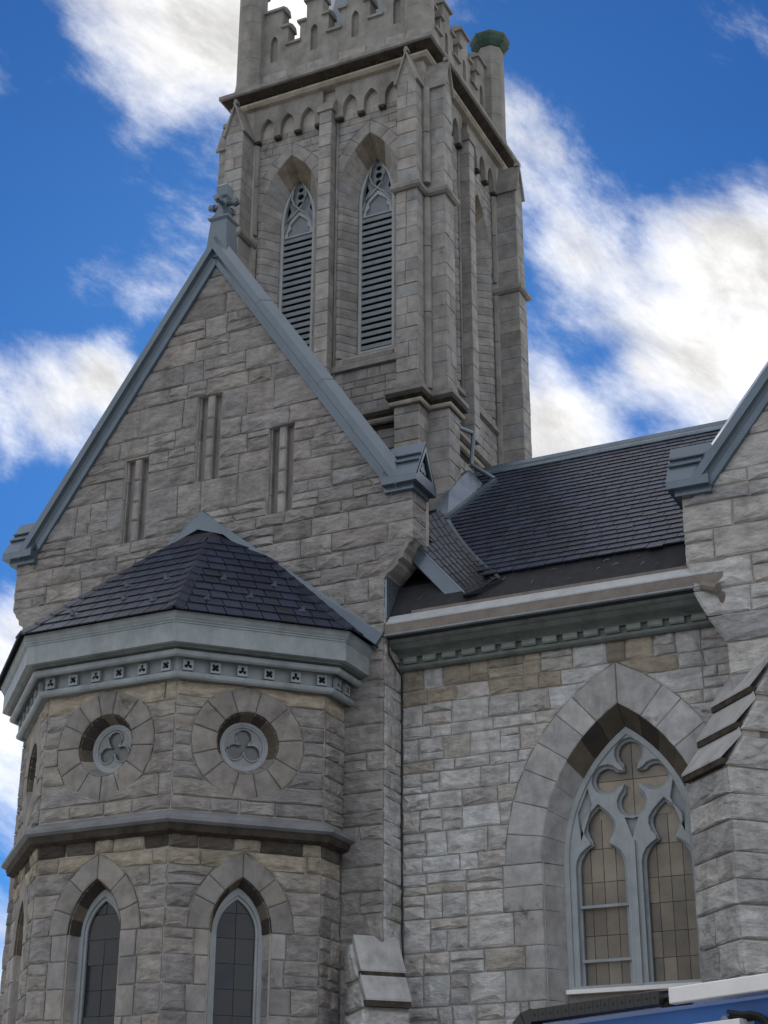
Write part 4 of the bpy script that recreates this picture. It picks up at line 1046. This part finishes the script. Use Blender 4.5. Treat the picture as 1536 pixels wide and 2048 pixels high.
b.build('corner_piers', MM, bt)
OW, OZ, OH = .83, 24.20, 1.70
fo = 0
for f in range(4):
    fr = TF[f]; seen = f in (0, 1)
    holes = [pointed(c, OZ, OW-.02, OH-.02, 12, 19.9) for c in (-1.05, 1.05)]
    wl = plate('tower_wall', fr, [(-2.3, 0), (2.3, 0), (2.3, 27.5), (-2.3, 27.5)], holes, HW-ins, .5, MM, bt)
    if not seen: 
        pass
    # belfry windows
    for c in (-1.05, 1.05):
        w_ = plate('belfry_window', fr, pointed(c, OZ, .47, 1.38, 14, 20.10), [pointed(c, OZ, .385, 1.24, 14, 20.24)], HW-.40, .12, MP, bt, bevel=.012)
        plate('dark_opening', fr, pointed(c, OZ, .45, 1.35, 12, 20.12), [], HW-.60, .02, MBK, w_)
        if seen:
            for i in range(21):
                z = 20.31+i*.171
                b = MB(); Pq = [(HW-.42, z-.055), (HW-.40, z-.05), (HW-.425, z+.065), (HW-.53, z+.11), (HW-.535, z+.095), (HW-.445, z+.05)]
                b.loft([[fr.w(c-.39, zz, d) for d, zz in Pq], [fr.w(c+.39, zz, d) for d, zz in Pq]]); b.build('louver', MLV, w_)
            # tracery: cusped panel above the louvers, crossing ribs and a vesica
            trefoil = [(c-.30, 23.90), (c-.30, 24.02), (c-.22, 24.10), (c-.24, 24.22), (c-.12, 24.34), (c, 24.44), (c+.12, 24.34), (c+.24, 24.22), (c+.22, 24.10), (c+.30, 24.02), (c+.30, 23.90)]
            plate('head_panel', fr, pointed(c, OZ, .40, 1.27, 12, 23.84), [circle_pts(c, 24.78, .085, 12), circle_pts(c, 25.00, .085, 12), circle_pts(c, 25.20, .07, 12), [(c-.36, 24.45), (c-.25, 24.62), (c-.31, 24.85)], [(c+.36, 24.45), (c+.31, 24.85), (c+.25, 24.62)],
                                                                                 [(c-.30, 24.95), (c-.22, 25.05), (c-.22, 25.18)], [(c+.30, 24.95), (c+.22, 25.18), (c+.22, 25.05)]], HW-.50, .05, MLV, w_)
            plate('cusped_arch', fr, [(c-.39, 23.86)]+[(c-.39, 24.05), (c-.25, 24.38), (c, 24.58), (c+.25, 24.38), (c+.39, 24.05), (c+.39, 23.86)], [trefoil[::-1]], HW-.45, .06, MP, w_)
            for s in (-1, 1):
                pts = [(-.40, 23.98), (-.33, 24.22), (-.20, 24.42), (0, 24.60), (.13, 24.74), (.20, 24.94), (.17, 25.16), (.09, 25.34), (0, 25.48)]
                MB().tube([fr.w(c+s*u, z, HW-.425) for u, z in pts], .026, 6).build('tracery_rib', MW, w_, smooth=True)
        # splayed jambs, arch, sill
        if seen:
            zz = breaks(19.95, OZ, .18, .27)
            for i in range(len(zz)-1):
                for s in (-1, 1):
                    plan = [(c+s*.90, HW-.02), (c+s*.86, HW+.004), (c+s*.80, HW+.002), (c+s*.735, HW-.03), (c+s*.47, HW-.36), (c+s*.46, HW-.42), (c+s*.90, HW-.42)]
                    pstone(bt, wl, fr, plan, zz[i], zz[i+1], 'tower')
            arch_ring(bt, wl, fr, c, OZ, OW, OH, .30, 5, .35, .42, 'tower', out=HW+.006)
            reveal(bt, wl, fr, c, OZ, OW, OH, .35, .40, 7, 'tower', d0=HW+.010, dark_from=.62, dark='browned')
        P1 = [(HW-.42, 20.16), (HW-.40, 20.18), (HW+.03, 19.84), (HW+.03, 19.74), (HW-.42, 19.70)]
        MB().loft([[fr.w(c-.62, z, d) for d, z in P1], [fr.w(c+.62, z, d) for d, z in P1]]).build('window_sill', MT, bt)
        P2 = [(HW-.1, 19.74), (HW+.02, 19.74), (HW+.10, 19.66), (HW+.10, 19.54), (HW-.1, 19.50)]
        MB().loft([[fr.w(c-.86, z, d) for d, z in P2], [fr.w(c+.86, z, d) for d, z in P2]]).build('sill_string', MT, bt)
    if not seen: continue
    # wall courses
    rh = [arch_hole(c, OZ, OW+.30, 2.067, 24.0) for c in (-1.05, 1.05)]
    rows(bt, wl, fr, breaks(24.20, 26.27, .17, .26)+[26.45, 26.62], lambda v: .17, lambda v: 2.06, rh, .24, .6, 'tower', split=.1, bulge=.010, joint=.006, out=HW, dressed=True)
    rows(bt, wl, fr, breaks(24.20, 26.27, .17, .26)+[26.45, 26.62], lambda v: -2.06, lambda v: -.17, rh, .24, .6, 'tower', split=.1, bulge=.010, joint=.006, out=HW, dressed=True)
    for a0, a1 in ((.17, 2.06), (-2.06, -.17)):
        rows(bt, wl, fr, breaks(18.40, 19.52, .17, .26), lambda v: a0, lambda v: a1, [], .26, .62, 'tower', split=.1, bulge=.010, joint=.006, out=HW, dressed=True)
        rows(bt, wl, fr, breaks(14.6, 18.14, .2, .3), lambda v: a0-.2, lambda v: a1+.2, [], .3, .7, 'tower', split=.1, bulge=.012, joint=.006, out=HW+.05, dressed=True)
    # corbel table of little pointed arches
    for s in (-1, 1):
        u0, u1 = .17, 2.08
        cs_ = [.575, 1.135, 1.695]; ol = [(u0, 27.46), (u0, 26.50), (.375, 26.50)]
        for i, c in enumerate(cs_):
            ap_ = pointed(c, 26.74, .195, .36, 6)
            L = [(c-.195, 26.50)]+[p for p in reversed(ap_) ]+[(c+.195, 26.50)]
            ol += L
        ol += [(u1, 26.50), (u1, 27.46)]
        ol = [(s*u, z) for u, z in ol]
        plate('corbel_table', fr, ol, [], HW+.13, .13, MT, bt)
        for c in (.295, .855, 1.415, 1.97):
            MB().fbox(fr, (s*c-.075, 26.42, HW), (s*c+.075, 26.50, HW+.15)).build('pendant', MTD, bt)
    # central pilaster
    zz = breaks(18.42, 26.66, .30, .46)
    for i in range(len(zz)-1): block(bt, wl, fr, (-.17, zz[i], HW-.05), (.17, zz[i+1], HW+.30), 'tower')
    P3 = [(HW, 27.14), (HW+.10, 27.10), (HW+.34, 26.78), (HW+.34, 26.66), (HW, 26.66)]
    MB().loft([[fr.w(-.22, z, d) for d, z in P3], [fr.w(.22, z, d) for d, z in P3]]).build('pilaster_cap', MT, bt)
    for s in (-1, 1): MB().tube([fr.w(s*.205, 18.5, HW+.03), fr.w(s*.205, 26.5, HW+.03)], .035, 8).build('roll_shaft', MT, bt, smooth=True)
# buttresses: two to a corner
def buttress(fr, u0, u1, wl):
    uc = (u0+u1)/2
    for za, zb, e in ((14.0, 18.12, .05), (18.42, 23.46, .015), (23.72, 26.52, 0)):
        zz = breaks(za, zb, .30, .44)
        for i in range(len(zz)-1):
            if random.random() < .4:
                m_ = rnd(.42, .58)*(u1-u0)+u0
                cc = pick('tower')
                block(bt, wl, fr, (u0-e, zz[i], 2.2), (m_, zz[i+1], E_+e), 'tower', bev=.006); block(bt, wl, fr, (m_, zz[i], 2.2), (u1+e, zz[i+1], E_+e), 'tower', bev=.006)
            else: block(bt, wl, fr, (u0-e, zz[i], 2.2), (u1+e, zz[i+1], E_+e), 'tower')
    MB().fbox(fr, (u0-.0+.03, 14, 2.2), (u1-.03, 26.5, E_-.02)).build('buttress_core', MM, bt)
    # mid string
    def cap(z0, z1, z2, o, name, m_):
        V = [];
        for z, q in ((z0, o*.55), (z0+.05, o), (z1, o), (z2, .0)):
            V.append([fr.w(u0-q, z, 2.3), fr.w(u0-q, z, E_+q), fr.w(u1+q, z, E_+q), fr.w(u1+q, z, 2.3)])
        b = MB(); b.loft(V); b.build(name, m_, bt)
    cap(23.46, 23.60, 23.74, .12, 'string_course', MT)
    cap(18.20, 18.34, 18.42, .21, 'cornice_shelf', MT)
    cap(18.10, 18.19, 18.195, .185, 'shelf_shade', MTD)  # shade below the buttress shelf, put in as a black piece
    cap(18.40, 18.55, 18.80, .045, 'plinth_weathering', MT)
    b = MB(); o = .10; pts = [fr.w(u0-o, 18.13, 2.4), fr.w(u0-o, 18.13, E_+o), fr.w(u1+o, 18.13, E_+o), fr.w(u1+o, 18.13, 2.4)]
    b.tube([p-Vector((0, 0, .10)) for p in pts], .06, 8); b.build('roll_moulding', MRO, bt)
    # gablet
    zb, za = 26.50, 27.40; g = MB()
    g.prism(fr, [(u0, zb), (u1, zb), (uc, za-.10)], 2.3, E_); g.build('gablet', MT, bt)
    for s, ue in ((-1, u0-.07), (1, u1+.07)):
        P4 = [(ue, zb-.03), (uc, za), (uc, za-.10), (ue-s*.07, zb-.03)]
        MB().prism(fr, P4, 2.3, E_+.06).build('gablet_coping', MT, bt)
    MB().prism(fr, [(uc-.06, za-.03), (uc+.06, za-.03), (uc+.03, za+.10), (uc-.03, za+.10)], E_-.08, E_+.05).build('gablet_finial', MT, bt)
    MB().prism(fr, [(uc-.09, zb+.22), (uc+.09, zb+.22), (uc, zb+.50)], E_-.03, E_+.012).build('gablet_panel', MT, bt)
walls = [o for o in bt.children if o.name.startswith('tower_wall')]
for f, us in ((0, (-1, 1)), (1, (-1, 1)), (3, (1,))):
    for s in us:
        a, c = sorted((s*(K_-BW), s*K_)); buttress(TF[f], a, c, walls[f])
# colonnettes in the corners, drum by drum
for sx, sy in ((1, -1), (-1, -1), (1, 1)):
    for z0, z1 in ((18.5, 20.4), (20.4, 22.1), (22.1, 23.4), (23.8, 25.2), (25.2, 26.5)):
        p = (XC+sx*(K_+.06), YC+sy*(K_+.06)); MB().tube([(*p, z0+.012), (*p, z1-.012)], .105, 10).build('colonnette', MT, bt, smooth=False)
for f, us in ((0, (-1, 1)), (1, (-1, 1))):
    for s in us:
        for z0, z1 in ((18.5, 20.4), (20.4, 22.1), (22.1, 23.4), (23.8, 25.2), (25.2, 26.4)):
            q = TF[f].w(s*(K_-BW-.06), 0, HW+.05); MB().tube([(q.x, q.y, z0+.012), (q.x, q.y, z1-.012)], .075, 8).build('colonnette', MT, bt)
# wall shelf between the buttresses
for f in (0, 1):
    P5 = [(HW, 18.46), (HW+.24, 18.34), (HW+.24, 18.25), (HW+.12, 18.20), (HW, 18.20)]
    MB().loft([[TF[f].w(u, z, d) for d, z in P5] for u in (-2.0, 2.0)]).build('wall_shelf', MT, bt)
    MB().tube([TF[f].w(-2.0, 18.09, HW+.12), TF[f].w(2.0, 18.04, HW+.14)], .075, 8).build('roll_moulding', MRO, bt)
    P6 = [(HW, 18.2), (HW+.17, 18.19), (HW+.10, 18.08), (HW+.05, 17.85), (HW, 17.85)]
    MB().loft([[TF[f].w(u, z, d) for d, z in P6] for u in (-2.02, 2.02)]).build('shelf_shade', MTD, bt)  # black strip painted for the shade beneath the wall shelf
# main cornice
ring4([(2.40, 27.44), (2.62, 27.46), (2.68, 27.52), (2.68, 27.58), (2.62, 27.63), (2.40, 27.64)], 'roll_moulding', MRO)
ring4([(2.3, 27.62), (2.52, 27.62), (2.58, 27.80), (2.3, 27.80)], 'cornice_cove', MTD)  # cove coloured near-black to carry the shade of the shelf
ring4([(2.2, 27.78), (2.86, 27.76), (2.90, 27.78), (2.90, 27.88), (2.34, 28.12), (2.2, 28.12)], 'cornice_shelf', MT)
ring4([(2.45, 27.68), (2.83, 27.752), (2.84, 27.735), (2.45, 27.64)], 'cornice_shade', MTD)  # dark sheet added as painted shade under the shelf lip
for f in (0, 1):
    for u in (-2.0, -1.35, -.68, 0., .68, 1.35, 2.0):
        MB().fbox(TF[f], (u-.018, 27.62, 2.5), (u+.018, 27.775, 2.66)).build('cornice_bracket', MTD, bt)
# parapet
def merlon_outline():
    prof = []
    def step(u, z): prof.append((u, z))
    pts = [(-2.02, 30.6), (-1.50, 30.6), (-1.50, 30.0), (-1.32, 30.0), (-1.32, 29.4), (-.98, 29.4), (-.98, 30.0), (-.80, 30.0), (-.80, 30.6), (-.35, 30.6), (-.35, 30.0), (-.17, 30.0), (-.17, 29.4)]
    return pts+[(-u, z) for u, z in pts][::-1]
PD = 2.30
mo = merlon_outline()
caps_ = [(-2.02, -1.44, 30.6), (-1.50, -1.26, 30.0), (-1.36, -.94, 29.4), (-1.04, -.80, 30.0), (-.86, -.29, 30.6), (-.35, -.11, 30.0), (-.21, .21, 29.4), (.11, .35, 30.0), (.29, .86, 30.6), (.80, 1.04, 30.0), (.94, 1.36, 29.4), (1.26, 1.50, 30.0), (1.44, 2.02, 30.6)]
for f in range(4):
    fr = TF[f]
    niches = [pointed(c, 29.62, .10, .20, 6, 29.0) for c in (-1.72, -.575, .575, 1.72)]
    outl = [(-2.02, 28.62), (2.02, 28.62)]+mo[::-1]
    pw = plate('parapet', fr, outl, niches, PD, .10, MT, bt)
    plate('parapet_back', fr, [(-2.03, 28.60), (2.03, 28.60)]+[(u, z-.004) for u, z in mo[::-1]], [], PD-.10, .24, MT, bt)
    for a, c, z in caps_:
        P7 = [(PD+.07, z-.02), (PD+.07, z+.05), (PD-.12, z+.15), (PD-.30, z+.15), (PD-.36, z-.02)]
        MB().loft([[fr.w(a, zz, d) for d, zz in P7], [fr.w(c, zz, d) for d, zz in P7]]).build('parapet_coping', MT, bt)
    if f in (0, 1):
        for za, zb, dd in ((28.08, 28.34, .035), (28.34, 28.63, .02)):
            u = -2.02
            while u < 1.98:
                u2_ = min(2.02, u+rnd(.5, .95)); u2_ = 2.02 if u2_ > 1.75 else u2_
                block(bt, pw, fr, (u, za, PD-.3), (u2_, zb, PD+dd), 'tower', bev=.006); u = u2_
    else: MB().fbox(fr, (-2.02, 28.0, PD-.3), (2.02, 28.62, PD)).build('parapet_base', MT, bt)
# turrets
def octo(cx, cy, r, z, n=8): return [Vector((cx+r*math.cos(2*math.pi*(i+.5)/n), cy+r*math.sin(2*math.pi*(i+.5)/n), z)) for i in range(n)]
for sx in (-1, 1):
    for sy in (-1, 1):
        cx, cy = XC+sx*2.34, YC+sy*2.34
        MB().loft([octo(cx, cy, .47, 27.86), octo(cx, cy, .46, 28.06), octo(cx, cy, .385, 28.30), octo(cx, cy, .37, 28.44)]).build('turret_base', MT, bt)
        z = 28.445
        for h in (.62, .55, .60, .52, .58):
            MB().loft([octo(cx, cy, .362, z), octo(cx, cy, .362, z+h-.008)]).build('turret_drum', MT, bt); z += h
        MB().loft([octo(cx, cy, .39, z), octo(cx, cy, .52, z+.14), octo(cx, cy, .50, z+.17), octo(cx, cy, .55, z+.30), octo(cx, cy, .55, z+.37), octo(cx, cy, .50, z+.42), octo(cx, cy, .02, z+.46)]).build('turret_cap', MCU, bt)
MB().loft([octo(XC, YC, 1.72, 28.2), octo(XC, YC, 1.62, 30.2), octo(XC, YC, .03, 38.0)]).build('spire', MSP, bt)
MB().box((XC-2.2, YC-2.2, 27.5), (XC+2.2, YC+2.2, 28.2)).build('roof_deck', MFE, bt)
# downpipe from the tower to the nave roof
dp = [(-12.30, 29.45, 17.84), (-12.20, 29.98, 17.93), (-12.18, 30.0, 17.84), (-12.18, 29.86, 17.16), (-12.16, 29.85, 17.08), (-11.66, 29.86, 16.66)]
MB().tube(dp, .05, 8).build('downpipe', MG, bt, smooth=False)
flush_stones(bt)

# ================================================================== boom lift in front of the church
bl = thing('boom_lift', (-1.2, 9.2, 0), 'blue boom lift with black cable chain and white trays along its boom', 'boom lift')
tB = Vector((.934, -.357, 0)).normalized(); nB = Vector((-.357, -.934, 0)).normalized()
FB = Fr((-3.87, 10.16, -.085), tB, nB)           # u along the boom, d towards the viewer
def bar(u0, u1, v0, v1, d0, d1): return MB().fbox(FB, (u0, v0, d0), (u1, v1, d1))
SL = .016
def bb_(u0, u1, z0, z1, d0, d1, bev=.03):
    P = [(d1, z0+bev), (d1, z1-bev), (d1-bev, z1), (d0+bev, z1), (d0, z1-bev), (d0, z0+bev), (d0+bev, z0), (d1-bev, z0)]
    return MB().loft([[FB.w(u0, z+SL*u0, d) for d, z in P], [FB.w(u1, z+SL*u1, d) for d, z in P]])
bb_(-2.6, 4.6, 2.52, 2.985, -.36, 0).build('outer_boom', MBL, bl)
bb_(-5.2, -2.55, 2.56, 2.93, -.32, -.05).build('inner_boom', MBL, bl)
bb_(-6.4, -5.15, 2.60, 2.89, -.29, -.08).build('fly_boom', MBL, bl)
bb_(-2.66, -2.56, 2.50, 3.0, -.38, .02, .02).build('boom_collar', MBL, bl)
# cable chain: links along the boom, turning down at its end
for i in range(16):
    u = .18+i*.062; z = 2.985+SL*u
    MB().fbox(FB, (u, z-.002, .02), (u+.060, z+.072, .13)).build('chain_link', MBP, bl)
    MB().tube([FB.w(u+.028, z+.037, .128), FB.w(u+.028, z+.037, .134)], .007, 6).build('link_pin', MBP, bl)
for i in range(7):
    a = R(90+i*26); c = (.18, 2.86); r0, r1 = .115, .205
    P8 = [(c[0]+r*math.cos(t), c[1]+r*math.sin(t)) for r, t in ((r0, a), (r1, a), (r1, a+R(24)), (r0, a+R(24)))]
    MB().prism(FB, P8, .02, .13).build('chain_link', MBP, bl)
for i in range(26):
    u = .10+i*.062; z = 2.66+SL*u
    MB().fbox(FB, (u, z, .02), (u+.056, z+.075, .13)).build('chain_link', MBP, bl)
bb_(1.25, 4.5, 2.972, 3.062, .0, .14, .006).build('white_tray', MWH, bl)
bb_(.95, 1.34, 3.055, 3.064, .03, .10, .002).build('tray_tongue', MBR, bl)
MB().tube([FB.w(1.14, 3.03, .05), FB.w(1.36, 3.025, .06)], .016, 6).build('hose', MRU, bl)
MB().tube([FB.w(1.14, 3.0, .07), FB.w(1.36, 3.0, .07)], .016, 6).build('hose', MRU, bl)
bb_(.55, 1.72, 2.80, 2.845, .0, .14, .006).build('white_tray', MWH, bl)
bb_(.55, 1.70, 2.735, 2.80, .01, .12, .006).build('tray_channel', MGF, bl)
MB().tube([FB.w(1.60, 2.875, .05), FB.w(1.60, 2.875, .11)], .025, 10).build('bolt', MGF, bl)
for k in range(3):
    r = .075+.022*k; pts = [FB.w(1.75+r*math.sin(t)*1.25, 2.80+r*math.cos(t)-.01*k, .06+.02*k) for t in [R(-10+i*20) for i in range(11)]]
    MB().tube([FB.w(1.62, 2.80+r, .06+.02*k)]+pts+[FB.w(1.62, 2.80-r-.02*k, .06+.02*k)], .014, 6).build('hose', MRU, bl, smooth=True)
# turntable, chassis, wheels, platform (below the frame)
FB = Fr((-3.87, 10.16, 0), tB, nB)
bb_(3.4, 5.0, 1.25, 2.95, -.75, .35, .08).build('turntable', MBL, bl)
MB().fbox(FB, (1.6, .45, -1.1), (4.9, 1.05, .75)).build('chassis', MBL, bl)
for u in (2.0, 4.5):
    for d in (-1.15, .62):
        wh = MB().tube([FB.w(u, .48, d), FB.w(u, .48, d+.30)], .48, 20).build('wheel', MRU, bl)
        MB().tube([FB.w(u, .48, d-.01), FB.w(u, .48, d+.31)], .22, 14).build('rim', MWH, wh)
MB().fbox(FB, (-8.0, 2.0, -1.0), (-6.9, 2.06, .6)).build('platform_floor', MGF, bl)
for u in (-8.0, -7.45, -6.9):
    for d in (-1.0, .6): MB().tube([FB.w(u, 2.06, d), FB.w(u, 3.1, d)], .025, 6).build('guard_post', MGF, bl)
for d in (-1.0, .6):
    for z in (2.55, 3.1): MB().tube([FB.w(-8.0, z, d), FB.w(-6.9, z, d)], .025, 6).build('guard_rail', MGF, bl)
MB().fbox(FB, (-6.95, 2.1, -.35), (-6.35, 2.72, -.05)).build('platform_bracket', MBL, bl)
